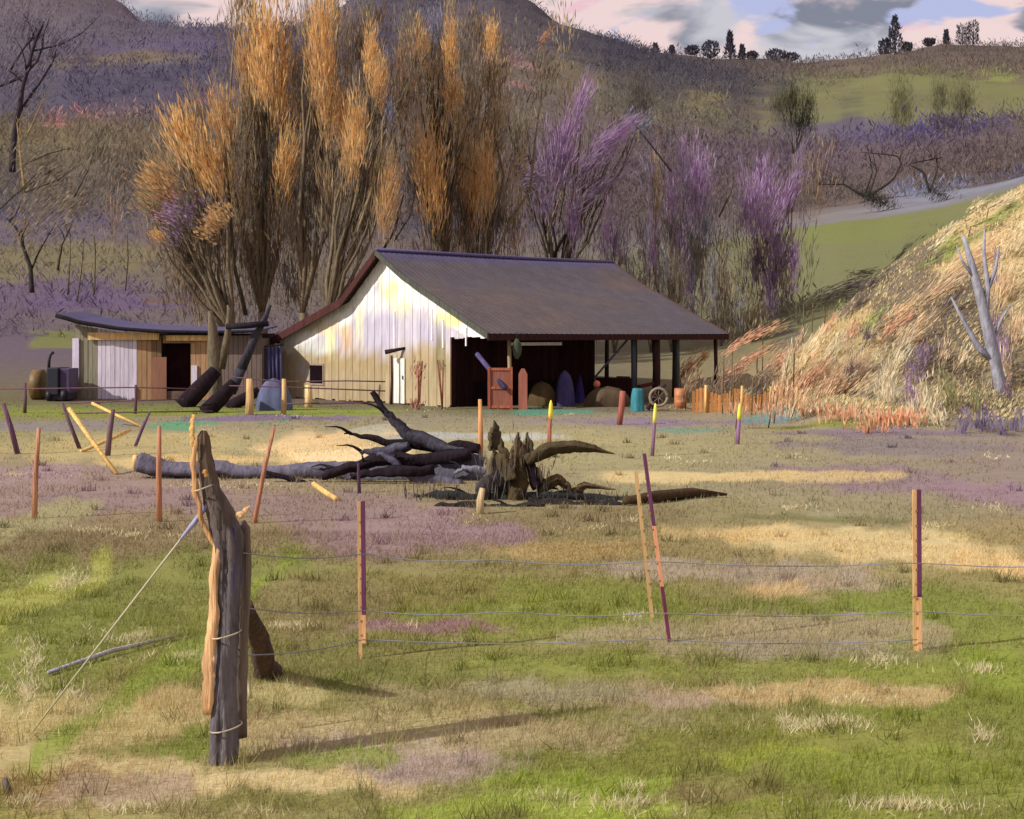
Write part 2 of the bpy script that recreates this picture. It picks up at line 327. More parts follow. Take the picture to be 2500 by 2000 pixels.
gm = MB(); nu = len(uu); ny = len(ys)
i0 = (np.arange(ny - 1)[:, None] * nu + np.arange(nu - 1)[None]).ravel()
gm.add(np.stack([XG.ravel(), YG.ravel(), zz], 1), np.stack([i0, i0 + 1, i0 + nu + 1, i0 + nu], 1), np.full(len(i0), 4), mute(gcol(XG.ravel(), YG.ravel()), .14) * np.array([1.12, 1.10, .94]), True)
o = gm.build('ground', 'soil_and_turf', None, (0, 0, 0)); o['kind'] = 'structure'; o['label'] = 'rough field of green, straw and lilac patches rising to wooded hills'

# ---- grass: one mass of blades over the field
def jit(c_, a=.18):
    n = len(c_); return np.clip(c_ * (1 + RS.randn(n, 1) * a) * (1 + RS.randn(n, 3) * a * .3), .003, .95)
n = 450000
r_ = RS.rand(n); Y = 1 / (1 / 6.8 * (1 - r_) + 1 / 58 * r_) ; Y = np.where(RS.rand(n) < .25, 6.8 + RS.rand(n) * 12, Y)
X = (RS.rand(n) * 2 - 1) * (.40 * Y + 2.6)
cl = fnoise(X / .5, Y / .5, 60) + fnoise(X / 2.2, Y / 2.2, 62); keep = cl + RS.rand(n) * .5 > .02; X = X[keep]; Y = Y[keep]; cl = cl[keep]; n = len(X)
gb = MB(); gc = gcol(X, Y)
dr = np.stack([RS.randn(n) * .45 + .15, RS.randn(n) * .4, np.abs(RS.randn(n) * .3) + .75], 1)
L = (.03 + RS.rand(n) ** 2 * .055) * (1 + np.clip(cl, 0, 1) * .9) * np.clip(1.15 - Y / 120, .5, 1.2) * np.clip(.75 + Y / 40, .8, 1.5); wd = .0055 * np.clip(Y / 9, .8, 6) * (.6 + RS.rand(n))
YT = np.array([1.05, 1.0, .80])
gb.tris(np.stack([X, Y, terr(X, Y) - .005], 1), dr, L * .85, wd, jit(mute(gc, .28) * YT * 1.4, .08))
nt2 = 420; Yc = 1 / (1 / 7.0 * (1 - RS.rand(nt2)) + 1 / 40 * RS.rand(nt2)); Xc = (RS.rand(nt2) * 2700 - 1350) / F * Yc; k = 26
Yf = np.repeat(Yc, k) + RS.randn(nt2 * k) * .05; Xf = np.repeat(Xc, k) + RS.randn(nt2 * k) * .06; tc_ = np.repeat(gcol(Xc, Yc) * (.7 + RS.rand(nt2, 1) * .8), k, 0)
gb.tris(np.stack([Xf, Yf, terr(Xf, Yf)], 1), np.stack([RS.randn(nt2 * k) * .45, RS.randn(nt2 * k) * .4, np.ones(nt2 * k)], 1), .06 + RS.rand(nt2 * k) * .13, .007 * np.clip(Yf / 9, 1, 4), jit(tc_, .12))
o = gb.build('grass', 'grass_blades', None, (0, 0, 0)); o['kind'] = 'stuff'; o['label'] = 'short rough pasture grass in green, straw and lilac patches'
# pale dry seed tufts that fleck the pasture
fl = MB()
FL = [(1000,1530,60,8),(1130,1575,50,8),(700,1535,80,7),(750,1530,60,6),(1920,1770,120,18),(2050,1770,90,14),(1980,1780,100,10),(1650,1680,60,6),(1860,1680,40,12),(1550,1510,40,10),(1640,1790,80,8),(2080,1710,60,7),
      (90,1620,70,60),(180,1700,50,20),(60,1700,50,60),(330,1560,120,22),(430,1610,100,16),(160,1420,90,30),(230,1740,60,6),(330,1310,80,10),(440,1310,70,8),(220,1300,60,8),(1150,1275,30,14),(1440,1290,70,6),(1560,1275,50,6),
      (720,1100,120,14),(620,1185,70,10),(470,1185,80,10),(820,1100,80,14),(1650,1110,60,14),(1720,1125,80,8),(1950,1110,50,8),(1940,1240,60,6),(2280,1280,40,10),(2430,1120,40,10),(2440,1240,40,10),(30,1160,80,8),(2150,1620,60,12),(2400,1640,60,10),
      (1560,1970,150,18),(1650,1990,120,10),(2200,1970,160,16),(2400,1800,30,20),(1570,1930,60,8),(1700,1880,60,10),(60,1960,80,16),(330,1975,120,10),(650,1980,60,8),(1330,1950,50,8),(850,1090,60,10),(500,1050,50,6),(2300,1000,1,1),
      (750,1015,80,4),(1650,1000,40,4),(2250,1050,120,5),(2100,1050,100,5),(1400,1010,30,4),(1050,1000,40,4)]
for (u, v, ru, rv) in FL:
    k = int(40 + ru * rv * .16); a = RS.rand(k) * 6.283; q = np.abs(RS.randn(k)) * .8; uu_ = u + np.cos(a) * q * ru; vv_ = v + np.sin(a) * q * rv
    Yf = H * F / (vv_ - HV); Xf = (uu_ - 1250) / F * Yf
    # ragged sub-clumps
    m = vnoise(Xf / (Yf[0] * .012), Yf / (Yf[0] * .03), 5) + RS.rand(k) * .4 > .72; Xf = Xf[m]; Yf = Yf[m]; k = len(Xf)
    if not k: continue
    fl.tris(np.stack([Xf, Yf, terr(Xf, Yf)], 1), np.stack([RS.randn(k) * .7, RS.randn(k) * .5, np.ones(k)], 1), .04 + RS.rand(k) * .05, .009 * np.clip(Yf / 9, 1, 6), jit(np.tile(lin((226, 216, 176)), (k, 1)), .12))
o = fl.build('dry_grass', 'grass_blades', None, (0, 0, 0)); o['kind'] = 'stuff'; o['label'] = 'pale bleached grass tufts flecked over the pasture'

# ---- hillside brush and far wood, one mass
n = 90000
Y = np.exp(RS.rand(n) * (math.log(900) - math.log(82)) + math.log(82)); u = RS.rand(n) * 3300 - 400; X = (u - 1250) / F * Y
wood_amt = np.interp(Y, [82, 120, 150, 185, 220, 340, 420, 560, 905], [.3, .3, .2, .2, .9, .95, .5, .8, 1])
meadow = ((u > 1850) & (((Y > 95) & (Y < 205)) | ((Y > 360) & (Y < 560)))) * .97
keep = (RS.rand(n) < wood_amt * (1 - meadow)) & (fnoise(X / (Y * .05), Y / (Y * .1), 71) + RS.rand(n) * .6 > .0)
X = X[keep]; Y = Y[keep]; u = u[keep]; n = len(X); Z = terr(X, Y); gc = mute(gcol(X, Y), .2)
hw = MB()
Hh = np.interp(Y, [82, 150, 300, 600, 750, 900], [.7, 1.2, 2.4, 3.6, 3.2, 3.0]) * (.4 + RS.rand(n) ** 2 * 1.6)
tint = jit(gc * 1.55, .07)
for b in range(7):
    off = RS.randn(n, 3) * (Hh * .3)[:, None]; off[:, 2] = np.abs(off[:, 2]) * 1.3
    d = np.stack([RS.randn(n) * .5 + off[:, 0] / Hh * .8, RS.randn(n) * .4, np.ones(n) * .8], 1)
    hw.blades(np.stack([X, Y, Z - .1], 1) + off, d, Hh * (.25 + RS.rand(n) * .4), Hh * (.04 + .07 * RS.rand(n)), jit(tint, .06))
o = hw.build('hillside_woodland', 'leafage', None, (0, 0, 0)); o['kind'] = 'stuff'; o['label'] = 'bare winter brush and far woodland covering the hills'

# ------------------------------------------------------------------ trees
OR = (194, 152, 80); OR2 = (178, 140, 80); OC = (150, 128, 88); BR = (104, 82, 50); OL = (122, 111, 86); DK = (92, 84, 70); GB = (110, 98, 90)
PU = (150, 112, 158); PU2 = (128, 102, 132); VB = (96, 88, 140); BL = (112, 116, 148); SL = (128, 130, 138); DG = (66, 70, 44); GO = (96, 98, 52)
GAIN = 1.6
def clump(mb, u, v, ru, rv, col, Y, tilt=0.0, dens=1.0, fat=1.0, depth=None):
    c0 = P(u, v, Y); rx = ru * Y / F; rz = rv * Y / F; ry = (depth if depth else min(max(rx, .4), 1.4))
    A = math.pi * rx * rz; Lb = np.clip(rz * .42, .25, 1.4); wb = np.clip(rx * .07, .03, .07) * fat
    n = int(max(14, 1.25 * dens * A / (Lb * wb * .5)))
    q = RS.randn(n, 3); q /= np.linalg.norm(q, axis=1)[:, None]; q *= (RS.rand(n) ** .62 * 1.12 * np.where(RS.rand(n) < .25, 1.35, 1.0) * np.where(np.abs(q[:, 2]) > .6, 1.1, 1.0))[:, None]
    off = q * [rx, ry, rz]
    d = np.stack([math.sin(tilt) + q[:, 0] * .22 + RS.randn(n) * .13, RS.randn(n) * .18, np.full(n, math.cos(tilt))], 1)
    if tilt: off = np.stack([off[:, 0] * math.cos(tilt) + off[:, 2] * math.sin(tilt), off[:, 1], -off[:, 0] * math.sin(tilt) + off[:, 2] * math.cos(tilt)], 1)
    cc = jit(np.tile(mute(lin(col, GAIN), .22 if col in (OR, OR2, OC) else .34), (n, 1)), .13)
    ls = Lb * (.6 + RS.rand(n) * .8)
    dn = d / np.linalg.norm(d, axis=1)[:, None]
    mb.blades(c0 + off - dn * (ls * .5)[:, None], d, ls, wb * (.5 + RS.rand(n)), cc)
def curve(a, b, bend, n=7):
    a = np.asarray(a, float); b = np.asarray(b, float); t = np.linspace(0, 1, n)[:, None]
    side = np.array([b[2] - a[2], 0, -(b[0] - a[0])]); return a + (b - a) * t + side * (np.sin(t * math.pi) * bend) + RS.randn(n, 3) * np.linalg.norm(b - a) * .012 * np.sin(t * math.pi)
PG = 'bare trees with purple twigs behind the barn'
def tree(name, label, cat, bu, Y, clumps, group, tr=.2, tcol=(124, 110, 88), twigs=14, fork=.25, fill=None, nfill=10, extra=()):
    X = (bu - 1250) / F * Y; z = tz(X, Y); base = np.array([X, Y, z - .1]); r = thing(name, label, cat, base, group)
    tk = MB(); cr = MB()
    tops = [P(c_[0], c_[1], Y) for c_ in clumps]; mid = np.mean(tops, 0)
    fk = base + (mid - base) * fork; fk[0] = base[0] + (mid[0] - base[0]) * fork * .4
    tk.tube(curve(base, fk, .03), np.linspace(tr, tr * .7, 7), lin(tcol), 8, .15)
    for i, c_ in enumerate(clumps):
        Yc = Y + RS.uniform(-1, 1) * tr * 5
        top = P(c_[0], c_[1] - c_[3] * .5, Yc)
        tk.tube(curve(fk, top, RS.uniform(-.08, .08), 8), np.linspace(tr * .5, .02, 8), lin(tcol) * RS.uniform(.7, 1.2), 6, .1)
        big = 1.15 if c_[4] in (OR, OR2, PU, PU2) else 1.0
        clump(cr, c_[0], c_[1], c_[2] * big, c_[3] * big, c_[4], Yc - (1.6 if big > 1 else 0), c_[5] if len(c_) > 5 else 0, (c_[6] if len(c_) > 6 else 1) * ((1.9 if c_[4] in (OR, OR2) else 1.1) if big > 1 else 1))
        for k in range(twigs // 3):
            q = RS.randn(3) * [c_[2] * .7, .6 * F / Y * .4, c_[3] * .6] * Y / F; s0 = fk + (top - fk) * RS.uniform(.4, .9)
            tk.tube(curve(s0, top + q, .05, 4), np.linspace(.03, .008, 4), lin(tcol) * RS.uniform(.6, 1.3), 4)
    if fill:
        us = [c_[0] for c_ in clumps]; vs = [c_[1] for c_ in clumps]
        for k in range(int(nfill * 1.1)):
            a = clumps[RS.randint(len(clumps))]
            clump(cr, a[0] + RS.uniform(-75, 75), a[1] + RS.uniform(-40, 130), RS.uniform(20, 44), RS.uniform(50, 110), [OC, OL, GB, (150, 118, 76), (136, 112, 84)][RS.randint(5)] if a[4] not in (PU, PU2) else [GB, (118, 98, 112), OL][RS.randint(3)], Y + RS.uniform(0, 2.5), RS.uniform(-.12, .12), .3 if a[4] not in (PU, PU2) else .16)
        for k in range(int(nfill * 1.5)):
            a = clumps[RS.randint(len(clumps))]; g = RS.uniform(-.1, .7)
            vb = HV - (base[2] - H) * F / Y
            u_ = a[0] + (bu - a[0]) * g + RS.uniform(-45, 45); v_ = a[1] + (vb - a[1]) * g * .8 + RS.uniform(-30, 30)
            clump(cr, u_, v_, RS.uniform(18, 40), RS.uniform(45, 95), fill[RS.randint(len(fill))], Y + RS.uniform(.3, 2.2), (u_ - bu) / 900, .45 if group != PG else .22)
    for (pts, rr, cc) in extra: tk.tube([P(a, b, Y) for a, b in pts], np.linspace(rr, rr * .3, len(pts)), lin(cc), 6, .1)
    tk.build('trunk', 'bark', r); cr.build('crown', 'leafage', r); return r
WG = 'tall bare willows with orange twigs behind the barn'
FILL = [OL, GB, DK, OC, BR, (116, 98, 82)]
tree('willow_tree', 'low fan shaped orange willow, leftmost of the willow row', 'tree', 575, 72,
  [(440,320,42,62,OR,-.3),(505,400,44,70,OR,-.35),(540,285,30,60,OR2,-.15),(480,265,20,45,OC,-.2),(375,440,40,40,OR2,-.9),(410,490,60,26,(160,112,66),-1.1),(450,540,70,22,PU2,-1.0),(415,515,36,16,PU,-1.1),(350,480,60,22,OC,-1.1),(520,540,50,22,OR2,-.9),(560,330,30,60,DK,-.1),(455,620,30,60,DK,-.5),(420,400,50,60,OC,-.5),(380,575,14,14,OR,-.9)],
  WG, .26, fill=FILL, nfill=26, fork=.18, extra=[([(560,760),(500,660),(430,560),(400,530)],.12,(84,80,64)),([(600,770),(570,640),(560,480),(540,300)],.12,(76,68,54))])
tree('willow_tree', 'tallest and broadest orange willow with its top against pink sky', 'tree', 640, 75,
  [(655,100,44,90,OR),(600,150,26,60,OR2,-.1),(690,220,30,80,OR2,.1),(625,60,26,60,OC),(640,190,22,50,OR,-.1),(600,260,26,60,OC,-.1),(650,290,20,60,BR),(620,270,16,36,(96,72,36),-.2),(700,400,24,80,OR,.1),(620,400,24,60,OC,-.2),(630,470,20,60,OC),(580,480,18,50,(100,76,40),-.2),(650,420,24,60,DK),(590,0,30,60,OC)],
  WG, .3, fill=FILL, nfill=30, fork=.2)
tree('willow_tree', 'upright orange willow directly right of the tallest one', 'tree', 735, 73,
  [(790,70,28,90,OR),(775,150,24,70,OR2),(800,250,26,80,OR2),(745,60,22,60,OC),(820,20,20,60,OC),(835,290,20,60,OR,.05),(760,350,24,70,GB),(720,200,22,70,(126,100,66)),(700,560,18,60,OL),(750,460,24,80,DK),(800,160,14,30,OR)],
  WG, .26, fill=FILL, nfill=28, fork=.2)
tree('willow_tree', 'slim orange willow leaning right above the white gable', 'tree', 790, 70,
  [(905,120,17,55,OR,.05),(925,190,20,50,OR,.05),(870,310,24,70,OR),(855,370,22,60,OR2),(930,430,24,120,OC,.12),(950,480,22,80,OR2,.12),(900,40,14,50,(126,116,76)),(980,140,14,50,(150,112,70)),(880,420,20,60,GB),(890,500,18,60,(100,76,40)),(930,230,18,40,(160,122,72)),(1010,190,12,36,(196,144,72),.1),(950,270,14,40,BL)],
  WG, .24, fill=FILL, nfill=22, fork=.22, extra=[([(860,690),(930,620),(965,560),(985,475)],.1,(60,58,48)),([(960,590),(1000,530),(1018,455)],.06,(80,76,56))])
tree('willow_tree', 'orange willow with dark bare lower trunk rising above the barn ridge', 'tree', 1092, 74,
  [(1055,430,34,90,OR),(1030,370,26,60,OR2),(1080,520,24,60,(160,114,72)),(1022,110,22,50,OR),(1100,110,18,55,OR),(1105,230,24,50,OR2),(1060,270,26,50,OC),(1010,60,26,50,(120,112,76)),(1060,180,24,50,OC),(1060,60,22,40,BL),(1120,300,30,50,OC),(1010,440,22,70,GB),(1135,380,26,60,OC)],
  WG, .2, tcol=(88, 76, 60), fill=FILL, nfill=22, fork=.42)
tree('willow_tree', 'ragged orange willow, rightmost of the row, beside the big purple tree', 'tree', 1165, 76,
  [(1130,400,16,60,OR2),(1160,440,20,90,OR),(1190,430,18,80,OR2),(1195,530,18,80,(156,114,74)),(1145,530,18,70,(150,112,74)),(1200,95,16,40,OR),(1190,190,20,40,OC),(1150,230,24,50,(130,106,74)),(1220,280,30,50,OC,.3),(1330,90,10,26,(180,116,66),.7),(1170,60,30,40,OC),(1210,340,22,60,OL)],
  WG, .2, fill=FILL, nfill=20, fork=.3)
tree('purple_tree', 'large spreading purple twigged tree above the middle of the barn roof', 'tree', 1360, 84,
  [(1340,390,34,70,PU2),(1385,330,26,90,PU,.25),(1420,240,20,60,PU,.35),(1370,380,30,60,PU),(1490,340,24,70,PU,.85),(1520,320,16,50,PU,.95),(1450,400,26,60,PU2,.7),(1300,430,30,30,PU2,1.1),(1400,540,18,60,PU),(1470,460,18,70,PU2,.9),(1270,320,26,60,OL,.2),(1220,300,20,60,(108,92,74)),(1250,400,22,60,(104,84,100),.1),(1330,500,26,40,PU2),(1560,300,40,30,(112,112,130),.6)],
  PG, .16, tcol=(84, 76, 60), fill=[PU2, GB, OL, (96,84,92), DK], nfill=26, fork=.3,
  extra=[([(1337,620),(1340,550),(1360,500),(1380,440)],.07,(160,138,96)),([(1350,630),(1385,560),(1450,480),(1495,430)],.1,(70,64,52)),([(1230,490),(1245,400),(1265,300)],.06,(74,66,54)),([(1190,460),(1188,360),(1205,230)],.06,(66,58,50)),([(1640,420),(1540,290),(1480,190)],.06,(96,92,88))])
tree('purple_tree', 'medium purple twigged tree with grey stems above the right slope of the roof', 'tree', 1690, 86,
  [(1700,420,26,70,PU),(1665,400,14,70,PU2),(1715,450,24,50,PU),(1640,480,18,50,PU),(1690,500,20,60,PU2),(1660,600,16,50,PU2),(1680,690,12,60,PU2),(1725,560,14,60,SL),(1605,420,10,90,(150,122,78)),(1640,560,20,60,GB),(1700,620,20,70,OL)],
  PG, .1, tcol=SL, fill=[PU2, OL, SL, (110,104,84)], nfill=16, fork=.35,
  extra=[([(1690,780),(1688,640),(1690,500)],.07,SL),([(1765,640),(1740,590),(1745,540)],.06,SL),([(1598,620),(1602,480),(1592,360)],.08,(150,122,76)),([(1646,600),(1648,520)],.04,(160,128,80)),([(1665,600),(1662,510)],.04,(160,128,80)),([(1755,730),(1760,560)],.04,(150,118,76))])
tree('purple_tree', 'brightest purple twigged tree, nearest the round evergreen and right of the roof', 'tree', 1880, 88,
  [(1870,450,30,60,PU,.1),(1840,490,26,60,PU,.15),(1905,500,24,60,PU,.4),(1930,470,20,50,(156,104,172),.5),(1870,540,22,40,PU),(1820,520,20,40,PU2),(1900,600,22,60,PU2),(1935,620,14,50,PU,.05),(1940,640,12,50,PU),(1845,640,26,70,(126,100,120)),(1880,720,20,70,PU2),(1850,400,14,50,(110,86,110),.1),(1950,400,8,50,PU2,.3)],
  PG, .1, tcol=(112, 92, 112), fill=[PU2, OL, (122,106,96), (116,110,84)], nfill=18, fork=.3, extra=[([(1755,530),(1785,470),(1792,430)],.05,(66,60,56))])
BG = 'low purple brush screening the right slope of the roof'
for (u, v, ru, rv, cc, lb) in [(1500,590,34,90,PU2,'purple brush clump nearest the right end of the barn ridge'),(1590,600,20,90,PU,'narrow purple brush clump above the roof, second from the ridge end'),
   (1640,700,40,90,(124,112,86),'olive brown thicket behind the far lower eave'),(1760,720,44,90,(122,106,82),'ochre thicket just right of the roof corner'),(1550,700,30,70,(122,122,88),'pale olive thicket between two purple clumps behind the roof'),(1830,780,50,60,(128,110,72),'tan thicket behind the ochre fence beyond the roof corner')]:
    Yb = 78; X = (u - 1250) / F * Yb; b = np.array([X, Yb, tz(X, Yb) - .1]); r = thing('brush_thicket', lb, 'bush', b, BG); tk = MB(); cr = MB()
    clump(cr, u, v, ru, rv, cc, Yb, 0, .9); clump(cr, u + 14, v + 40, ru * .8, rv * .8, OL, Yb + .6, 0, .6); clump(cr, u - ru * .5, v - rv * .3, ru * .3, rv * .8, SL if cc != PU2 else PU, Yb - .4, 0, .8)
    for k in range(6):
        e = P(u + RS.uniform(-ru, ru), v - rv * RS.uniform(.2, .9), Yb); tk.tube(curve(b, e, RS.uniform(-.05, .05), 5), np.linspace(.05, .012, 5), lin((110, 100, 90)), 5)
    tk.build('stem', 'bark', r); cr.build('foliage', 'leafage', r)
# left edge bare trees
def bare(name, label, Y, bu, stems, col, clumps=(), group=None, cat='tree'):
    X = (bu - 1250) / F * Y; r = thing(name, label, cat, (X, Y, tz(X, Y) - .1), group); tk = MB(); cr = MB()
    for (pts, rr) in stems:
        q = np.array([P(a, b, Y) for a, b in pts]); q = np.array([[np.interp(t, np.arange(len(q)), q[:, j]) for j in range(3)] for t in np.linspace(0, len(q) - 1, len(q) * 3)])
        q[:, 1] += np.cumsum(RS.randn(len(q)) * .05); tk.tube(q, np.linspace(rr, rr * .3, len(q)), lin(col), 6, .2)
        for k in range(5):
            a = q[RS.randint(len(q) // 2, len(q))]; tk.tube(curve(a, a + RS.randn(3) * [.7, .4, .3] * rr * 9 + [0, 0, rr * 9], .1, 4), np.linspace(rr * .3, rr * .08, 4), lin(col), 4)
    tk.build('trunk', 'bark', r)
    if clumps:
        for c_ in clumps: clump(cr, c_[0], c_[1], c_[2], c_[3], c_[4], Y + RS.uniform(-.5, .5), c_[5] if len(c_) > 5 else 0, c_[6] if len(c_) > 6 else .7)
        cr.build('crown', 'leafage', r)
    return r
bare('bare_tree', 'tall bare dark tree at the top left with curling upper limbs', 110, 30,
  [([(30,420),(35,330),(50,270),(60,200),(85,110),(110,55)],.28),([(50,270),(90,210),(130,150),(128,135),(118,138)],.12),([(0,210),(50,190),(90,150),(105,110),(100,90)],.14),([(25,170),(55,120),(80,90),(95,80)],.1),([(60,200),(75,150),(68,90)],.1)],
  (64,58,62), [(60,60,110,80,(112,98,110),.3,.4),(150,110,90,40,(104,92,116),.7,.35),(40,180,80,60,(110,94,112),.5,.35)])
bare('bare_tree', 'pale tan forked sapling by the left edge in front of the violet hillside', 95, 60, [([(62,470),(52,390),(42,300)],.14),([(62,340),(85,290),(105,245)],.08)], (150,128,86))
bare('bare_tree', 'crooked bare tree with a black bent trunk on the far left slope', 82, 78,
  [([(78,715),(76,660),(62,620),(40,560),(10,530)],.16),([(76,660),(95,610),(120,560)],.07)], (62,60,56), [(110,500,90,60,(122,108,82),.7,.55),(60,560,60,50,(130,112,76),.6,.5),(190,470,70,50,(118,104,82),.6,.5)])
bare('bare_tree', 'brushy bare tree with dark raking twigs beside the willows', 78, 150,
  [([(140,660),(150,600),(175,540)],.08),([(0,510),(60,450),(115,395)],.05),([(30,480),(90,440),(150,405)],.05),([(60,470),(140,440),(195,405)],.05),([(60,400),(120,375),(170,362),(200,372)],.05),([(180,480),(215,420),(250,320)],.05),([(225,400),(248,360)],.04)],
  (74,70,56), [(110,410,90,50,(116,104,76),.8,.6),(230,360,70,60,(118,106,80),.4,.6),(280,430,60,60,(108,98,80),.4,.6),(170,500,90,40,(130,112,78),.9,.4),(330,360,60,60,(120,102,72),.2,.5)])
for i, (a, b, c_, d, lb) in enumerate([(165,700,172,560,'thin olive sapling second from the left on the slope'),(188,715,200,590,'slightly bent olive sapling between two straight ones'),(230,700,230,540,'tallest thin sapling on the left slope, with an arched top'),(305,690,312,570,'lone thin sapling nearest the shed roof')]):
    bare('sapling', lb, 80, a, [([(a, b + 20), ((a + c_) / 2 + 4, (b + d) / 2), (c_, d)], .045)], (92, 84, 66), group='thin saplings on the left slope')
for (a, lb) in [([(2120,480),(2180,440),(2200,400),(2190,380),(2100,372)],'dark bare bush with a long flat branch on the brown hillside'),([(2270,470),(2255,420),(2215,400),(2300,385)],'dark bare bush right of the flat branched one on the brown hillside'),([(2110,480),(2060,450),(2000,450)],'low dark bush with one branch reaching left above the grey track')]:
    bare('bare_bush', lb, 178, a[0][0], [(a, .18), ([a[0], (a[0][0] + 20, a[0][1] - 60), (a[0][0] + 10, a[0][1] - 110)], .14)], (64, 58, 52), [(a[0][0] + 20, a[0][1] + 4, 60, 20, (64,62,54), .5, .8)], 'dark bare bushes along the grey track', 'bush')
# round evergreen and far trees
tree('evergreen_tree', 'round dark green evergreen standing alone on the hill above the purple trees', 'tree', 1935, 205,
  [(1940,250,44,44,GO),(1915,240,30,30,(84,82,50)),(1965,285,30,40,(64,68,62)),(1935,225,10,36,DG),(1950,300,40,22,DG),(1900,260,26,34,(96,90,60)),(1975,250,20,26,DG)], None, .3, tcol=(104,96,100), twigs=3, fork=.55)
for (u, v0, v1, wd, cc, Yt, lb) in [(2200,190,340,30,(104,104,56),330,'tall shaggy green tree on the hillside meadow'),(2295,190,290,26,(112,112,66),335,'thinner green tree right of the tall shaggy one on the meadow'),(2350,200,300,30,(104,102,60),330,'loose green tree furthest right on the hillside meadow'),(2310,275,330,50,(84,74,96),325,'low dark violet thicket under the meadow trees'),(1560,170,330,40,(96,88,80),330,'dull brown tree on the slope below the dark conifer ridge')]:
    tree('hill_tree', lb, 'tree', u, Yt, [(u, v0 + (v1 - v0) * .3, wd, (v1 - v0) * .35, cc), (u + wd * .3, v0 + (v1 - v0) * .55, wd * .7, (v1 - v0) * .3, cc), (u - wd * .4, v0 + (v1 - v0) * .6, wd * .5, (v1 - v0) * .3, cc)], 'trees on the far hillside meadow', .4, twigs=3, fork=.4)
SK = 'dark trees on the far skyline'
def ridge(u):
    return np.interp(u, RINGS[-2][1], RINGS[-2][2])
for (u, top, wd, kind, lb) in [(1600,106,8,0,'small conifer first from the left on the dark ridge'),(1640,112,8,0,'small conifer between the first and the tallest on the dark ridge'),(1690,112,18,1,'bushy dark tree just left of the tallest ridge conifer'),(1735,100,22,1,'broad bushy tree touching the tallest ridge conifer'),(1782,72,14,0,'tallest narrow conifer on the dark ridge'),
    (1812,108,10,0,'short conifer right of the tallest ridge conifer'),(1836,128,14,1,'round topped tree at the right end of the dark ridge'),(2160,95,14,1,'rounded tree at the left foot of the big skyline conifer'),(2185,32,24,0,'big ragged conifer standing highest on the right skyline'),(2215,104,12,1,'low tree right of the big skyline conifer'),
    (2268,95,14,1,'small round tree alone on the right skyline'),(2310,72,7,0,'slim pole like conifer on the right skyline'),(2350,60,16,2,'airy bare topped tree, left of the skyline pair'),(2376,50,16,2,'airy bare topped tree, right of the skyline pair'),(1895,140,26,1,'low rounded tree in the dip of the skyline'),(1930,150,20,1,'lowest rounded tree in the dip of the skyline')]:
    Yt = 890; X = (u - 1250) / F * Yt; z = tz(X, Yt); r = thing('skyline_tree', lb, 'tree', (X, Yt, z - 1), SK); tk = MB(); cr = MB()
    zt = P(u, top, Yt)[2]; wm = wd * Yt / F; hh = max(zt - z, wm); n = 500
    t = RS.rand(n); a = RS.rand(n) * 6.283
    if kind == 0: rr = wm * (1 - t) ** .8 * np.sqrt(RS.rand(n)) * (.7 + .5 * vnoise(t * 9, t * 0, u)); t = t * .97
    elif kind == 1: rr = wm * np.sqrt(np.clip(1 - (2 * t - 1) ** 2, 0, 1)) * np.sqrt(RS.rand(n))
    else: rr = wm * (.4 + .6 * vnoise(t * 6, t * 0, u)) * RS.rand(n) ** .3
    cp = np.stack([X + np.cos(a) * rr, Yt + np.sin(a) * rr, z + t * hh * .92], 1)
    cr.blades(cp, np.stack([np.cos(a) * .5, np.sin(a) * .5, np.full(n, .7)], 1), .06 * hh + RS.rand(n) * 2, .9 if kind < 2 else .45, jit(np.tile(lin((88,86,98), 1.0), (n, 1)), .12))
    tk.tube([(X, Yt, z - 1), (X, Yt, z + hh * .5), (X, Yt, z + hh)], [hh * .03, hh * .02, .1], lin((60,56,60)), 6)
    tk.build('trunk', 'bark', r); cr.build('crown', 'leafage', r)

# ------------------------------------------------------------------ right bank: dry shrubs, reeds and a dead tree
TN = (194, 180, 134); PE = (208, 186, 140); ORB = (200, 142, 94); LG = (146, 166, 60)
def shrub(name, label, cat, group, Ybase, strokes, bu):
    X = (bu - 1250) / F * Ybase; b = np.array([X, Ybase, tz(X, Ybase)]); r = thing(name, label, cat, b, group); fo = MB()
    for (u, v, ln, wd, ang, cc) in strokes:
        p = hit(u, v); Ys = min(max(p[1] if p is not None else Ybase, 37), 60) - 1.1 if u > 1950 else Ybase
        clump(fo, u, v, wd * .5, ln * .55, cc, Ys, math.radians(ang), 1.15, 1.0, .5)
        e = P(u, v, Ys); f0 = e - np.array([math.sin(math.radians(ang)), 0, math.cos(math.radians(ang))]) * ln * .6 * Ys / F
        g0 = np.array([f0[0], Ys + .3, tz(f0[0], Ys) - .05]); st = MB()
        st.tube([g0, f0, (f0 + e) / 2, e] if f0[2] > g0[2] + .1 else [f0, (f0 + e) / 2, e], .022, lin((124, 104, 78)), 5)
        st.build('stem', 'bark', r)
    fo.build('foliage', 'leafage', r); return r
SG = 'dry shrubs and reeds on the right hand bank'
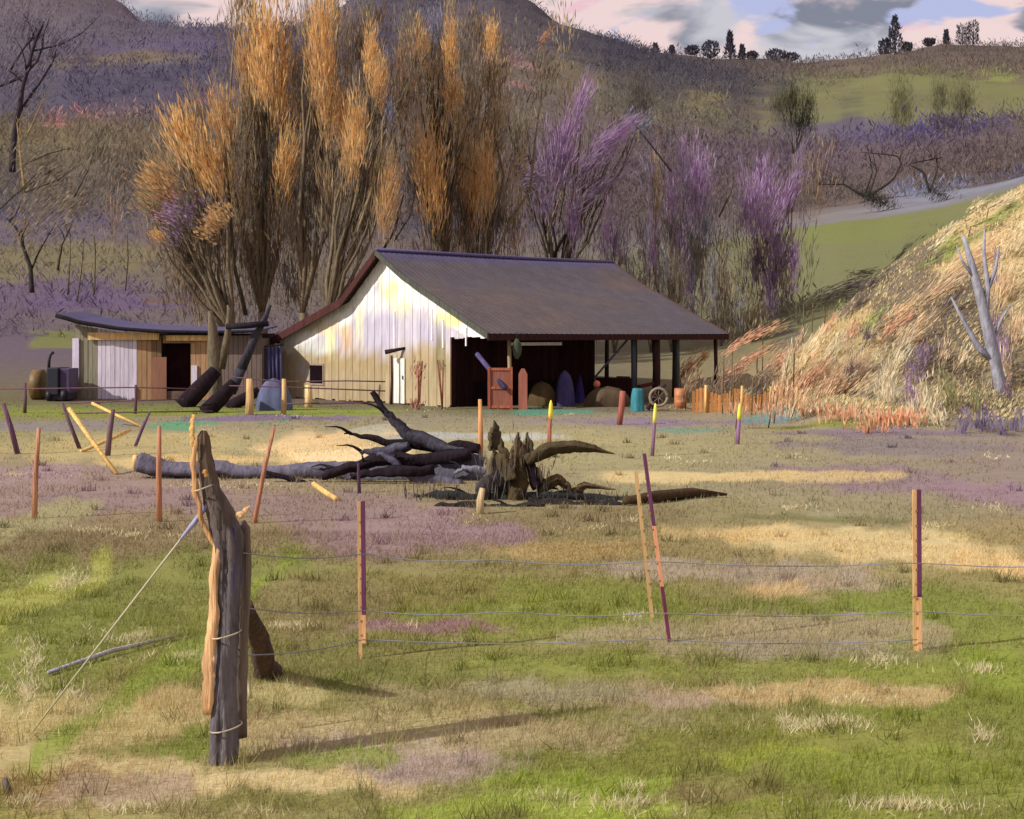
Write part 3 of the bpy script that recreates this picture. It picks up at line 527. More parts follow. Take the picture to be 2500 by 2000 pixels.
SH = [
 ('grey brown thicket with orange strokes directly right of the last barn post', 52, 1790, [(1780,930,110,70,30,(128,108,90)),(1800,900,70,34,60,ORB),(1760,960,60,50,10,(140,116,88))]),
 ('dull brown thicket half hidden behind the ochre fence, left part', 50, 1720, [(1715,960,60,70,10,(132,114,88)),(1690,930,50,40,30,(150,122,84))]),
 ('tan and plum thicket between the barn thicket and the pale reeds', 49, 1880, [(1880,930,110,80,30,(150,126,96)),(1850,950,80,60,40,(104,90,92)),(1910,880,80,50,50,ORB)]),
 ('rust coloured shrub slab above the ochre fence', 47, 1930, [(1930,960,90,70,40,(190,140,96)),(1970,930,80,60,45,(178,128,84))]),
 ('rust brown shrub slab leaning across the lower bank', 43, 2040, [(2040,940,90,70,45,(176,126,84)),(2090,900,80,50,50,(160,124,92))]),
 ('orange dry shrub leaning right beside the roof corner', 46, 1840, [(1840,820,100,26,60,ORB),(1790,850,50,22,50,ORB),(1900,800,70,24,62,OC)]),
 ('orange stroke shaped shrub standing below the highest orange one', 45, 1850, [(1840,870,90,26,62,ORB),(1880,850,60,20,60,OC),(1870,905,60,18,60,(150,130,96))]),
 ('small orange shrub seen through the far end of the open shed', 62, 1690, [(1690,890,70,40,40,ORB),(1670,910,50,30,40,OC),(1720,870,40,24,40,OR2)]),
 ('pale tan reed clump with upright pale canes', 44, 1925, [(1925,880,90,20,10,TN),(1900,940,60,20,30,OC),(1950,830,50,16,20,(190,160,112))]),
 ('peach reeds leaning steeply between two tan clumps', 43, 1990, [(1990,840,110,26,36,PE),(2020,800,80,18,36,ORB),(1980,870,60,26,36,(226,180,128))]),
 ('broad tan reed clump in the middle of the bank', 43, 2040, [(2040,850,90,34,36,TN),(2080,810,80,24,34,ORB),(2000,900,60,24,40,ORB)]),
 ('olive tan reeds with a green base near the bottom of the bank', 42, 2080, [(2080,880,90,30,-20,(190,166,116)),(2060,930,80,26,50,(178,156,108)),(2110,940,90,30,50,(186,162,112))]),
 ('bright peach shrub spreading along the foot of the bank', 41.5, 1960, [(1950,970,70,60,20,(226,172,114)),(1900,960,60,40,10,(214,160,100)),(2020,960,60,60,30,(224,176,120))]),
 ('tall tan plume leaning right, longest on the bank', 43, 2180, [(2190,880,130,44,25,TN),(2230,810,120,44,48,(206,170,116)),(2160,960,90,44,-5,PE)]),
 ('orange tipped plume overlapping the longest tan one', 43, 2170, [(2175,800,70,26,40,ORB),(2210,780,50,18,50,ORB)]),
 ('peach mound at the lowest middle of the bank', 40.5, 2240, [(2260,990,100,70,10,PE),(2220,1020,60,60,0,(232,184,134)),(2290,1020,60,40,-10,TN)]),
 ('lime green tussock on the upper bank below the crest', 50, 2160, [(2150,760,40,16,50,LG),(2130,790,40,16,40,LG),(2050,740,30,14,30,LG)]),
 ('long lime green strip of grass under the crest', 52, 2300, [(2260,650,110,18,55,LG),(2310,590,80,20,60,LG),(2420,535,90,16,70,LG)]),
 ('tan grass crown at the very top of the bank', 54, 2440, [(2450,490,70,24,62,TN),(2390,500,50,26,55,(222,184,132)),(2320,560,60,24,50,TN),(2300,590,60,20,45,PE)]),
 ('wide pale tan drift of reeds beneath the crest', 50, 2350, [(2300,700,160,50,52,(208,172,118)),(2400,620,160,60,58,(204,168,114)),(2200,760,120,40,52,(196,160,106))]),
 ('tan reeds at the right edge of the bank', 48, 2440, [(2450,700,120,60,20,(208,172,118)),(2470,600,100,50,30,TN),(2480,800,100,40,10,(200,166,116))]),
 ('dark brown dead brush hollow above the orange reeds', 53, 2060, [(2080,700,110,44,75,(94,82,78)),(2030,720,80,36,70,(84,78,70)),(2130,690,80,30,50,(92,80,80)),(2100,740,70,30,50,(96,84,80))]),
 ('dark charcoal twigs cresting the bank', 55, 2180, [(2200,620,100,12,48,(70,66,62)),(2110,665,70,20,80,(74,70,60)),(1990,720,60,14,50,(76,76,54))]),
 ('dark gap filled with brown stalks right of the tall plume', 47, 2300, [(2330,730,90,26,45,(92,80,82)),(2290,850,100,34,45,(94,84,84)),(2080,900,70,30,20,(98,88,92)),(2120,820,50,24,20,(96,86,90))]),
 ('purple shrub at the middle of the bank', 42.5, 2230, [(2235,900,90,40,10,PU2),(2225,960,70,36,0,(150,112,158)),(2260,870,60,20,0,PU2)]),
 ('purple stalks rising along the grey dead tree', 44, 2430, [(2430,680,110,12,4,PU2),(2425,800,100,36,4,PU2),(2450,860,100,26,-4,(154,116,164))]),
 ('violet blue shrub at the foot of the bank near the right edge', 38.5, 2400, [(2400,1030,70,60,0,(112,96,138)),(2350,1040,70,30,10,(118,100,140)),(2440,1050,60,30,-8,(112,96,138))]),
 ('second violet blue shrub cut by the right edge', 38.5, 2480, [(2485,1035,60,34,0,(114,98,142)),(2460,950,50,26,0,(120,96,124))]),
 ('green shrub at the base of the grey dead tree', 40, 2320, [(2320,970,110,36,-8,(122,124,62)),(2380,980,80,30,0,(126,128,64)),(2300,930,60,24,-14,(150,140,80))]),
 ('tan reeds between the green and the violet shrubs', 40, 2440, [(2450,900,110,34,5,(214,184,134)),(2300,860,60,34,10,(196,166,118)),(2350,870,70,26,30,PE),(2410,960,60,30,0,(150,140,90))]),
 ('orange grass mound low on the bank, left half', 39.5, 2060, [(2050,1010,44,130,0,(206,146,92)),(2150,1020,40,140,0,ORB),(1960,1000,40,110,0,(200,146,96)),(1880,1000,36,90,0,(196,146,100)),(1800,998,30,70,0,(190,144,98))]),
 ('orange grass mound low on the bank, right half', 39.2, 2200, [(2200,1022,40,120,0,(208,130,74)),(2120,1045,26,100,0,(190,124,70))]),
]
for (lb, Yb, bu, stn) in SH: shrub('dry_shrub', lb, 'bush', SG, Yb, stn, bu)
# bank dry grass mass
n = 62000
Y = 39 + RS.rand(n) * 22; u = 1800 + RS.rand(n) * 1300; X = (u - 1250) / F * Y; Z = terr(X, Y); k_ = (Z > .25) & (cleft(X, Y, Z) > .05 + RS.rand(n) * .06); X = X[k_]; Y = Y[k_]; Z = Z[k_]; n = len(X)
bgm = MB(); pal = mute(lin(np.array([(146,134,108),(196,184,136),(190,176,130),(206,192,146),(180,168,124),(196,172,122),(136,124,104)])), .1); w_ = fnoise(X / 1.3, Y / 1.3, 81) + RS.rand(n) * .5 - .1
pi = np.clip(((w_ + .5) * 7).astype(int), 0, 6)
bgm.blades(np.stack([X, Y, Z - .05], 1), np.stack([.55 + RS.randn(n) * .3, RS.randn(n) * .3, np.full(n, .8)], 1), 0.10 + RS.rand(n) * .18, .018 + RS.rand(n) * .05, jit(pal[pi] * 1.3, .09))
o = bgm.build('bank_grass', 'leafage', None, (0, 0, 0)); o['kind'] = 'stuff'; o['label'] = 'coarse tan and peach grass covering the right hand bank'
r = thing('dead_tree', 'pale grey forked dead tree on the right hand bank', 'tree', (P(2430,1000,42)[0], 42, tz(P(2430,1000,42)[0], 42)))
m = MB()
for pts, rr in [([(2450,1020),(2440,930),(2420,840),(2398,740),(2375,650),(2352,575)],(.12,.22,.24,.20,.15,.06)),([(2425,880),(2390,850),(2350,780),(2322,725)],(.15,.12,.08,.03)),([(2405,790),(2412,700),(2402,620),(2404,560)],(.14,.1,.07,.03)),([(2398,740),(2430,660),(2440,600)],(.1,.07,.03)),([(2380,680),(2350,640),(2335,600)],(.08,.05,.02)),([(2420,840),(2445,780),(2470,740)],(.08,.06,.02))]:
    m.tube([P(a, b, 42) for a, b in pts], np.array(rr) * .78, lin((150,150,160)), 9, .25)
m.build('trunk', 'bark', r)

# ------------------------------------------------------------------ barn
BO = np.array([-4.88, 54.7, 0.0]); gx, gy = .669, -.743; rx_, ry_ = .743, .669
def W(s, t, z): return (BO[0] + s * gx + t * rx_, BO[1] + s * gy + t * ry_, z)
def s_of(u): k = u - 1250; return (k * BO[1] - F * BO[0]) / (F * gx - k * gy)
def gz(u, v): s = s_of(u); return H - (v - HV) / F * (BO[1] + s * gy)
PROF = [(-7.9, 2.32), (-2.3, 4.05), (0, 5.86), (1.7, 4.86), (6.55, 2.68)]
def rz(s): return float(np.interp(s, [p[0] for p in PROF], [p[1] for p in PROF]))
barn = thing('barn', 'big old barn with a white gable, broken rust brown roof and open dark side', 'barn', BO)
# roof: corrugated sheets, four slopes
rf = MB()
TL = 12.6; T0 = -.45
ss = []
for (a, b), kk in zip(zip(PROF[:-1], PROF[1:]), (10, 6, 5, 12)):
    ss += [(a[0] + (b[0] - a[0]) * i / kk, a[1] + (b[1] - a[1]) * i / kk) for i in range(kk)]
ss.append(PROF[-1])
nt_ = 52 * 4; tt = np.linspace(T0, TL, nt_ + 1)
V = []; C = []
for (s, z) in ss:
    for j, t in enumerate(tt):
        zz_ = z +   .008 * math.sin(j * math.pi / 2 + .3) - .05 * math.sin(math.pi * (t - T0) / (TL - T0)) * (1 if abs(s) < 3 else .3)
        tr_ = t + (0 if s < 0 else 0)
        V.append(W(s, tr_, zz_))
        q = fnoise(s * .55 + 3, t * .35, 91) + fnoise(s * 2.1, t * .8, 93) * .6
        base_c = lin((100, 90, 102)) * (1 - np.clip(q * 1.2 + .25, 0, 1)) + lin((116, 92, 84)) * np.clip(q * 1.2 + .25, 0, 1)
        if q > .36: base_c = base_c * .85 + lin((120, 96, 86)) * .15
        if 0 <= s < .35: base_c = base_c * .35 + lin((92, 78, 146)) * .65
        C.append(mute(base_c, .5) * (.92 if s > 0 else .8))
V = np.array(V); ns_ = len(ss); nj = nt_ + 1
i0 = (np.arange(ns_ - 1)[:, None] * nj + np.arange(nj - 1)[None]).ravel()
top = np.stack([i0, i0 + nj, i0 + nj + 1, i0 + 1], 1)
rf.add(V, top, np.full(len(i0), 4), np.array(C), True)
V2 = V.copy(); V2[:, 2] -= .05
rf.add(V2, top[:, ::-1], np.full(len(i0), 4), np.tile(lin((62, 48, 46)), (len(V2), 1)), True)
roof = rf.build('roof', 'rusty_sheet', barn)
def rake(s0, s1, t0, t1, dz0, dz1, cc, nm='rake_board', par=roof, mt='weathered_wood'):
    m = MB(); k = 8
    br = sorted(set([s0, s1] + [p[0] for p in PROF if s0 < p[0] < s1]))
    for a, b in zip(br[:-1], br[1:]):
        m.hexa([W(a, t0, rz(a) + dz0), W(b, t0, rz(b) + dz0), W(b, t1, rz(b) + dz0), W(a, t1, rz(a) + dz0),
                W(a, t0, rz(a) + dz1), W(b, t0, rz(b) + dz1), W(b, t1, rz(b) + dz1), W(a, t1, rz(a) + dz1)], lin(cc))
    return sub(nm, m, mt, par)
rake(-7.9, -.0, T0 - .05, T0 + .02, -.30, .02, (78, 46, 44))
rake(.0, 6.55, T0 - .05, T0 + .02, -.18, .03, (84, 86, 78))
rake(-7.9, 6.55, TL - .02, TL + .05, -.16, .03, (96, 70, 62))
m = MB(); m.box((6.5, T0, 2.44), (6.58, TL, 2.66), lin((58, 34, 36)), W); sub('eave_fascia', m, 'weathered_wood', roof)
m = MB(); m.tube([W(0, T0, 5.9), W(0, 4, 5.87), W(0, 8, 5.85), W(0, TL, 5.87)], .07, lin((88, 80, 122)), 8); sub('ridge_cap', m, 'metal', roof)
# rafters and purlins under the open right hand aisle
m = MB()
for t in np.arange(.3, 12.3, 1.0):
    m.hexa([W(1.7, t, 4.86 - .2), W(6.45, t, 2.72 - .2), W(6.45, t + .09, 2.72 - .2), W(1.7, t + .09, 4.86 - .2), W(1.7, t, 4.86 - .06), W(6.45, t, 2.72 - .06), W(6.45, t + .09, 2.72 - .06), W(1.7, t + .09, 4.86 - .06)], lin((62, 46, 42)))
sub('rafters', m, 'weathered_wood', roof)
# gable wall, board by board
LAV = (206, 198, 206); WHT = (252, 252, 248); TANB = (176, 158, 124); YEL = (250, 240, 170); PCH = (214, 184, 154)  # YEL patches are sunlight painted into the gable boards
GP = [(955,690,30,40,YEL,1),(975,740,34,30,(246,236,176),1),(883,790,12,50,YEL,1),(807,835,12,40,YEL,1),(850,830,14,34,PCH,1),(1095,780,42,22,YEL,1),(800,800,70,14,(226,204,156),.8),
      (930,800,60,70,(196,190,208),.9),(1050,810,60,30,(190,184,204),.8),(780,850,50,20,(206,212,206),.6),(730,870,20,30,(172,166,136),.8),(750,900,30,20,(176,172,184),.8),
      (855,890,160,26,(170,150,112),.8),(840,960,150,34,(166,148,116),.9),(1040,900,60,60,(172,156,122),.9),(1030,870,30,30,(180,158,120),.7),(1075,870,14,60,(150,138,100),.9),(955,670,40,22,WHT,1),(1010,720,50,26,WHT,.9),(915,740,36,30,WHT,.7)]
GPs = [(s_of(a), gz(a, b), abs(s_of(a + c_) - s_of(a)), d / F * 54.7, lin(e), f) for a, b, c_, d, e, f in GP]
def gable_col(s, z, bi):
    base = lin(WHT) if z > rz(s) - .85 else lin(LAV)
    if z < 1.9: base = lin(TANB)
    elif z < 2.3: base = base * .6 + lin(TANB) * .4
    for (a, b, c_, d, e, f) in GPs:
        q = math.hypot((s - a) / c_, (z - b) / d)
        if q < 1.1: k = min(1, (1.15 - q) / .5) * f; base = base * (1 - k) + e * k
    return base * (.92 + .16 * random.random())
def boards(s0, s1, zlo, t=0.0, wd=.24):
    m = MB(); s = s0; bi = 0
    while s < s1 - .02:
        e = min(s + wd - .012, s1); th = .03 + (.012 if bi % 2 else 0); sg = 12; za = zlo + random.uniform(-.04, .05); f = 1 + random.uniform(-.04, .04)
        zt0 = rz(s) - .1; zt1 = rz(e) - .1; V = []; Cc = []
        for k in range(sg + 1):
            q = k / sg
            for (a, zt) in ((s, zt0), (e, zt1)):
                z = za + (zt - za) * q
                for tt_ in (t - th, t + .02): V.append(W(a, tt_, z)); Cc.append(gable_col((s + e) / 2, z, bi) * f)
        idx = []
        for k in range(sg):
            b = 4 * k; n4 = b + 4      # order per ring: s-front, s-back, e-front, e-back
            idx += [b, b + 2, n4 + 2, n4, b + 2, b + 3, n4 + 3, n4 + 2, b + 3, b + 1, n4 + 1, n4 + 3, b + 1, b, n4, n4 + 1]
        m.add(V, idx, [4] * (4 * sg), np.array(Cc)); s += wd; bi += 1
    return m
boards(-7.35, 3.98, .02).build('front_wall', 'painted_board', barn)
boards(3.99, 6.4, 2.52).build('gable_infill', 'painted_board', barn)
# left, back and inner walls
m = MB()
for i in range(46):
    a = -0 + i * .16 * 1.0
    m.box((-7.38, .04 + i * .2, 0), (-7.32, .04 + i * .2 + .19, 2.38), lin((150, 140, 120)) * random.uniform(.7, 1.1), W) if i < 37 else None
m.build('left_wall', 'painted_board', barn)
m = MB()
for i in range(37): m.box((3.92, .05 + i * .2, .9 if 4 < i < 30 else 0), (3.97, .05 + i * .2 + .19, rz(3.95) - .12), lin((46, 22, 26)) * random.uniform(.5, 1.3), W)  # aisle shade painted in: near-black boards under the roof
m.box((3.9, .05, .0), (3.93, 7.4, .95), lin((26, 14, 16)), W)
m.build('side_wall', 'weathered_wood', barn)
m = MB()
for i in range(56): 
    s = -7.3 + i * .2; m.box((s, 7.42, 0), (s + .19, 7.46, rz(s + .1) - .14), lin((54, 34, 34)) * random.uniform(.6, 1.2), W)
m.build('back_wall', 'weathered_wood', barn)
m = MB()
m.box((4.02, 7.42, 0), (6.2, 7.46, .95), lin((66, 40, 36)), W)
m.box((5.2, 7.4, .95), (5.9, 7.44, 1.02), lin((90, 70, 60)), W)
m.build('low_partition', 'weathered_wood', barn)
# posts on the open side
for (s, t, w2, cc, zt) in [(6.2, .85, .07, (156, 140, 110), 2.7), (6.2, 7.3, .10, (70, 76, 86), 2.7), (6.2, 8.6, .17, (58, 40, 40), 2.7), (6.2, 9.85, .09, (74, 80, 84), 2.7), (6.2, 12.2, .08, (64, 40, 44), 2.7), (3.95, 9.8, .09, (74, 74, 80), 3.7), (3.95, 12.2, .09, (74, 66, 64), 3.7), (0, 12.2, .1, (80, 70, 66), 5.4), (-3.6, 12.2, .1, (80, 70, 66), 3.4), (-7.2, 12.2, .1, (80, 70, 66), 2.3), (-7.2, 9.8, .1, (80, 70, 66), 2.3)]:
    m = MB(); p0 = W(s, t, -.05); p1 = W(s, t, zt); m.tube([p0, tuple((np.array(p0) + p1) / 2 + [.02, 0, 0]), p1], [w2 * 1.05, w2, w2], lin(cc), 7, .12, int(t * 3)); m.build('post', 'weathered_wood', barn)
m = MB(); m.tube([W(6.2, 5.2, 1.05), W(6.2, 7.1, 2.55)], .04, lin((72, 76, 88)), 6); m.build('brace', 'weathered_wood', barn)
m = MB(); m.tube([W(6.2, 7.6, .62), W(6.2, 8.6, .75)], .07, lin((84, 40, 40)), 6); m.build('crossbar', 'weathered_wood', barn)
m = MB(); m.box((6.0, 1.0, 2.25), (6.06, 3.6, 2.36), lin((206, 198, 196)), W); m.build('lintel_board', 'painted_board', barn)
# small dark window, white door, ladder-like battens
wn = MB(); s0, s1 = s_of(760), s_of(791); z0, z1 = gz(775, 936), gz(775, 892)
wn.box((s0, -.052, z0), (s1, -.046, z1), lin((30, 20, 24)), W); wo = wn.build('window', 'dark_interior', barn)
m = MB(); e = .07
for a in ((s0 - e, z1, s1 + e, z1 + e), (s0 - e, z0 - e, s1 + e, z0), (s0 - e, z0, s0, z1), (s1, z0, s1 + e, z1)): m.box((a[0], -.075, a[1]), (a[2], -.045, a[3]), lin((150, 136, 120)), W)
sub('frame', m, 'painted_board', wo)
m = MB(); s0, s1 = s_of(966), s_of(992)
for i in range(4): q = s0 + (s1 - s0) * i / 4; m.box((q, -.09, .04), (q + (s1 - s0) / 4 - .01, -.05, gz(980, 875)), lin((240, 240, 230)) * random.uniform(.92, 1), W)
do = m.build('door', 'painted_board', barn)
m = MB(); m.tube([W(s1 - .08, -.12, .95), W(s1 - .08, -.12, 1.1)], .02, lin((60, 50, 50)), 6); sub('handle', m, 'metal', do)
for (u0, v0, v1) in [(966, 760, 860), (1058, 755, 830), (1085, 780, 850), (1141, 800, 845)]:
    s = s_of(u0); m = MB(); m.box((s - .03, -.08, gz(u0, v1)), (s + .03, -.044, gz(u0, v0)), lin((238, 236, 240)), W); m.build('batten', 'painted_board', barn)

# things in and beside the barn
def single(mb, name, mt, label, cat, group=None, bevel=0): return tag(mb.build(name, mt, bevel=bevel), label, cat, group)
def stick(name, label, cat, pts, r, cc, mt='weathered_wood', group=None, Ys=None, cols=None, sides=6):
    m = MB(); m.tube(pts, r, lin(cc), sides, .12, random.randint(0, 99), col2=None if cols is None else lin(cols)); return single(m, name, mt, label, cat, group)
# leaning boards
B = lambda u, v, Y: P(u, v, Y)
t_ = thing('packing_crate', 'big brick red crate standing under the barn eave by the pale post', 'crate', G(1222, 1000)); m = MB(); a = G(1192, 1000); b = G(1250, 1003); Yc = a[1]
m.box((a[0], Yc, 0), (b[0], Yc + .8, 1.42), lin((150, 96, 80))); m.build('body', 'painted_board', t_, bevel=.02)
m = MB()
for z in (.05, .72, 1.38): m.box((a[0] - .02, Yc - .03, z), (b[0] + .02, Yc - .001, z + .09), lin((176, 104, 82)))
for x in (a[0] - .02, b[0] - .07): m.box((x, Yc - .05, .0), (x + .09, Yc - .031, 1.5), lin((160, 92, 72)))
m.build('slats', 'weathered_wood', t_)
p = G(1277, 1001); m = MB(); m.box((p[0] - .16, p[1], 0), (p[0] + .15, p[1] + .08, 1.25), lin((164, 102, 86))); m.hexa([(p[0] - .16, p[1], 1.25), (p[0] + .15, p[1], 1.25), (p[0] + .15, p[1] + .08, 1.25), (p[0] - .16, p[1] + .08, 1.25), (p[0] - .06, p[1], 1.45), (p[0] + .05, p[1], 1.45), (p[0] + .05, p[1] + .08, 1.45), (p[0] - .06, p[1] + .08, 1.45)], lin((164, 102, 86)))
single(m, 'salmon_board', 'painted_board', 'narrow salmon red board standing right of the big red crate', 'board')
def tarp(label, cc, u0, u1, vt, vb, shape='cone', name='tarpaulin', cat='tarpaulin'):
    a = G((u0 + u1) / 2, vb); w2 = (u1 - u0) / 2 / F * a[1]; h = (vb - vt) / F * a[1]; m = MB(); nn = 18; V = []; K = 9
    for k in range(K):
        q = k / (K - 1)
        for j in range(nn):
            an = j / nn * 2 * math.pi; f = {'cone': (1 - q) ** .7 * .9 + .12, 'mound': math.sqrt(max(0, 1 - q ** 2.2)) + .03, 'slab': 1 - .25 * q ** 4}[shape]
            rr = w2 * f * (1 + .16 * math.sin(an * 5 + u0) * (1 - q * .5)); V.append((a[0] + math.cos(an) * rr, a[1] + .4 + math.sin(an) * rr * .8, q * h + .02 * math.sin(an * 3)))
    k = np.arange(nn); k2 = (k + 1) % nn
    idx = np.concatenate([np.stack([i * nn + k, i * nn + k2, (i + 1) * nn + k2, (i + 1) * nn + k], 1) for i in range(K - 1)]).ravel()
    m.add(V, list(idx) + list((K - 1) * nn + k), [4] * (nn * (K - 1)) + [nn], lin(cc), True); return single(m, name, 'cloth', label, cat)
tarp('tall indigo tarpaulin heap standing under the middle of the eave', (72, 66, 108), 1358, 1402, 905, 993, 'mound')
tarp('dark violet narrow bundle right of the tall indigo heap', (64, 52, 112), 1404, 1430, 918, 985)
tarp('slate blue low mound of sheeting just inside the open side', (70, 68, 88), 1108, 1160, 930, 986, 'mound')
tarp('dark olive mound of hay between the salmon panel and the indigo heap', (92, 76, 50), 1290, 1356, 932, 992, 'mound', 'hay_mound', 'hay')
tarp('long dark olive mound of hay right of the indigo heap', (84, 70, 54), 1432, 1540, 945, 994, 'mound', 'hay_mound', 'hay')
tarp('small brown mound of straw right of the slate sheeting', (96, 80, 56), 1148, 1176, 920, 960, 'mound', 'hay_mound', 'hay')
tarp('blue tarpaulin heap at the left corner of the barn', (92, 98, 128), 622, 704, 925, 1004, 'mound')
m = MB(); yb = G(670, 990)[1] + .2; V = []
for k in range(13):
    u = 650 + 38 * k / 12
    for v in (846, 920, 975): V.append(tuple(P(u + (v - 900) * .03, v + 4 * math.sin(k * 1.3), yb + .06 * math.sin(k * 2.1) * (1 + (v - 846) / 60))))
idx = []
for k in range(12):
    for q in (0, 1): b = k * 3 + q; idx += [b, b + 3, b + 4, b + 1]
m.add(V, idx, [4] * 24, lin((86, 82, 118)), True); o = single(m, 'hanging_sheet', 'cloth', 'violet grey sheet hanging at the left barn corner', 'sheet'); sd = o.modifiers.new('thick', 'SOLIDIFY'); sd.thickness = .02
m = MB(); m.tube([P(645, 846, yb), P(692, 842, yb)], .04, lin((60, 50, 50)), 6); m.tube([P(647, 850, yb), P(648, 1000, yb)], .05, lin((60, 50, 50)), 6); single(m, 'hanging_rail', 'weathered_wood', 'dark pole rail holding the violet grey sheet', 'rail')
tarp('narrow deep violet bundle at the foot of the left barn corner', (78, 72, 112), 664, 686, 950, 1003, 'cone')
tarp('teal blue feed sack standing left of the thick dark post', (64, 132, 144), 1544, 1576, 950, 1006, 'slab', 'feed_sack', 'sack')
def drum(label, cc, u, vt, vb, wpx, grp=None):
    a = G(u, vb); rr = wpx / 2 / F * a[1]; h = (vb - vt) / F * a[1]; t_ = thing('oil_drum', label, 'drum', a, grp); m = MB(); m.cyl((a[0], a[1] + rr, 0), rr, h, lin(cc), 20, (h * .33, h * .66)); m.build('body', 'metal', t_)
    m = MB(); m.cyl((a[0], a[1] + rr, h + .001), rr * .93, .02, lin(cc) * .8, 20); m.build('lid', 'metal', t_)
DG_ = 'metal drums around the barn'
drum('indigo drum just inside the open side at the gable corner', (76, 72, 120), 1094, 926, 986, 22, DG_)
drum('orange drum right of the slate coloured post', (190, 126, 84), 1663, 950, 998, 30, DG_)
drum('small orange drum on the left of the bank foot', (206, 122, 72), 1962, 982, 1008, 26, DG_)
drum('orange red drum standing in front of the orange grass mounds', (206, 122, 72), 2033, 988, 1032, 28, DG_)
stick('leaning_beam', 'indigo beam leaning from the straw up into the dark open side', 'beam', [W(6.6, .3, .75), W(5.2, -.3 + .5, 1.95)], .1, (84, 78, 118))
stick('leaning_beam', 'short indigo beam standing beside the big red crate', 'beam', [G(1190, 990), P(1166, 932, G(1190, 990)[1] + .3)], .14, (80, 74, 118))
stick('red_stake', 'stout red stake in the yard in front of the low partition', 'stake', [G(1512, 1038), P(1517, 1000, G(1512, 1038)[1]), P(1521, 955, G(1512, 1038)[1])], .09, (160, 94, 80))
p = P(1457, 938, 53.5); m = MB(); 
for sg in (0,): m.tube([p + [0, 0, -.14], p + [0, 0, -.1], p, p + [0, 0, .1], p + [0, 0, .14]], [.03, .1, .14, .1, .03], lin((220, 126, 96)), 12)
stick('pole_stand', 'thin pole carrying a salmon float in the shed', 'pole', [(p[0], p[1], 0), (p[0], p[1], p[2] - .12)], .025, (90, 60, 50)); single(m, 'float_ball', 'painted_board', 'small salmon ball on a pole in front of the hay mound', 'ball')
p = P(1262, 852, 50.2); m = MB(); m.tube([p + [0, 0, .36], p + [0, 0, .2], p, p + [0, 0, -.22], p + [0, 0, -.36]], [.05, .14, .17, .13, .05], lin((72, 78, 62)), 12, .1); m.tube([p + [0, 0, .34], p + [0, 0, .6]], .015, lin((60, 50, 40)), 5)
single(m, 'hanging_bag', 'cloth', 'dark green bag hanging from the eave by the pale corner post', 'bag')
# old grinder / implement at the thick post
t_ = thing('farm_implement', 'rusty wheeled farm implement standing against the thick dark post', 'implement', G(1600, 1005)); Y0 = G(1600, 1005)[1]
m = MB(); m.tube([P(1596, 1000, Y0), P(1608, 950, Y0), P(1625, 938, Y0)], [.09, .12, .06], lin((60, 44, 44)), 7, .2); m.tube([P(1580, 1000, Y0), P(1600, 965, Y0)], .08, lin((56, 40, 42)), 6, .2); m.build('frame', 'metal', t_)
m = MB(); c0 = P(1608, 970, Y0 - .15); an = np.linspace(0, 2 * math.pi, 17); m.tube([c0 + [math.cos(a) * .3, 0, math.sin(a) * .3] for a in an], .05, lin((140, 126, 104)), 6)
for a in an[::2]: m.tube([c0, c0 + [math.cos(a) * .3, 0, math.sin(a) * .3]], .015, lin((120, 104, 84)), 4)
m.build('wheel', 'metal', t_)
# ochre board fence right of the barn
t_ = thing('board_fence', 'low ochre board fence between the roof corner and the right bank', 'fence', G(1850, 1010)); m = MB(); k = 0
fa = G(1690, 1008); fb = G(2110, 1022)
def fl_(q): return fa + (fb - fa) * q
for i in range(44):
    q = i / 44; a = fl_(q); b = fl_(q + .019); h = .72 + .1 * math.sin(i * .7) + random.uniform(-.04, .04) - (.22 if 26 < i < 32 else 0)
    m.box((a[0], a[1], 0.02), (b[0], a[1] + .03, h), lin((208, 146, 88) if i % 5 else (190, 140, 84)) * random.uniform(.8, 1.08))
m.build('board_panel', 'painted_board', t_)
for q in (.08, .30, .47, .62, .80, .97):
    a = fl_(q); m = MB(); m.tube([(a[0], a[1] - .05, 0), (a[0] + .02, a[1] - .05, .95)], .045, lin((222, 184, 120)), 6, .1); m.build('post', 'weathered_wood', t_)
# little plants at the gable foot
for (u, v, hh, ww, cc, lb) in [(1022, 905, 60, 36, (176, 108, 82), 'tall red stemmed shrub against the right part of the gable'), (1014, 985, 30, 46, (168, 108, 84), 'low reddish brown bush at the foot of the gable'), (1080, 895, 40, 14, (150, 136, 96), 'olive shrub at the right edge of the gable')]:
    Yb = G(u, 1000)[1] - .2; r = thing('wall_shrub', lb, 'bush', (P(u, v, Yb)[0], Yb, 0), 'shrubs at the foot of the gable'); m = MB(); clump(m, u, v, ww / 2, hh / 2, cc, Yb, .15, .8); m.build('foliage', 'leafage', r)
    m = MB(); [m.tube([P(u, 1002, Yb), P(u + RS.uniform(-14, 14), v - hh * .4, Yb)], [.03, .01], lin((130, 80, 62)), 5) for _ in range(7)]; m.build('stem', 'bark', r)
stick('peach_plank', 'short peach plank leaning at the right foot of the gable', 'plank', [G(1052, 978), P(1060, 930, G(1052, 978)[1] + .2)], .14, (232, 192, 134), 'painted_board')
stick('green_cane', 'thin pale green cane leaning against the gable', 'cane', [G(1020, 985), P(1028, 842, G(1020, 985)[1] + .3)], .03, (160, 172, 118))

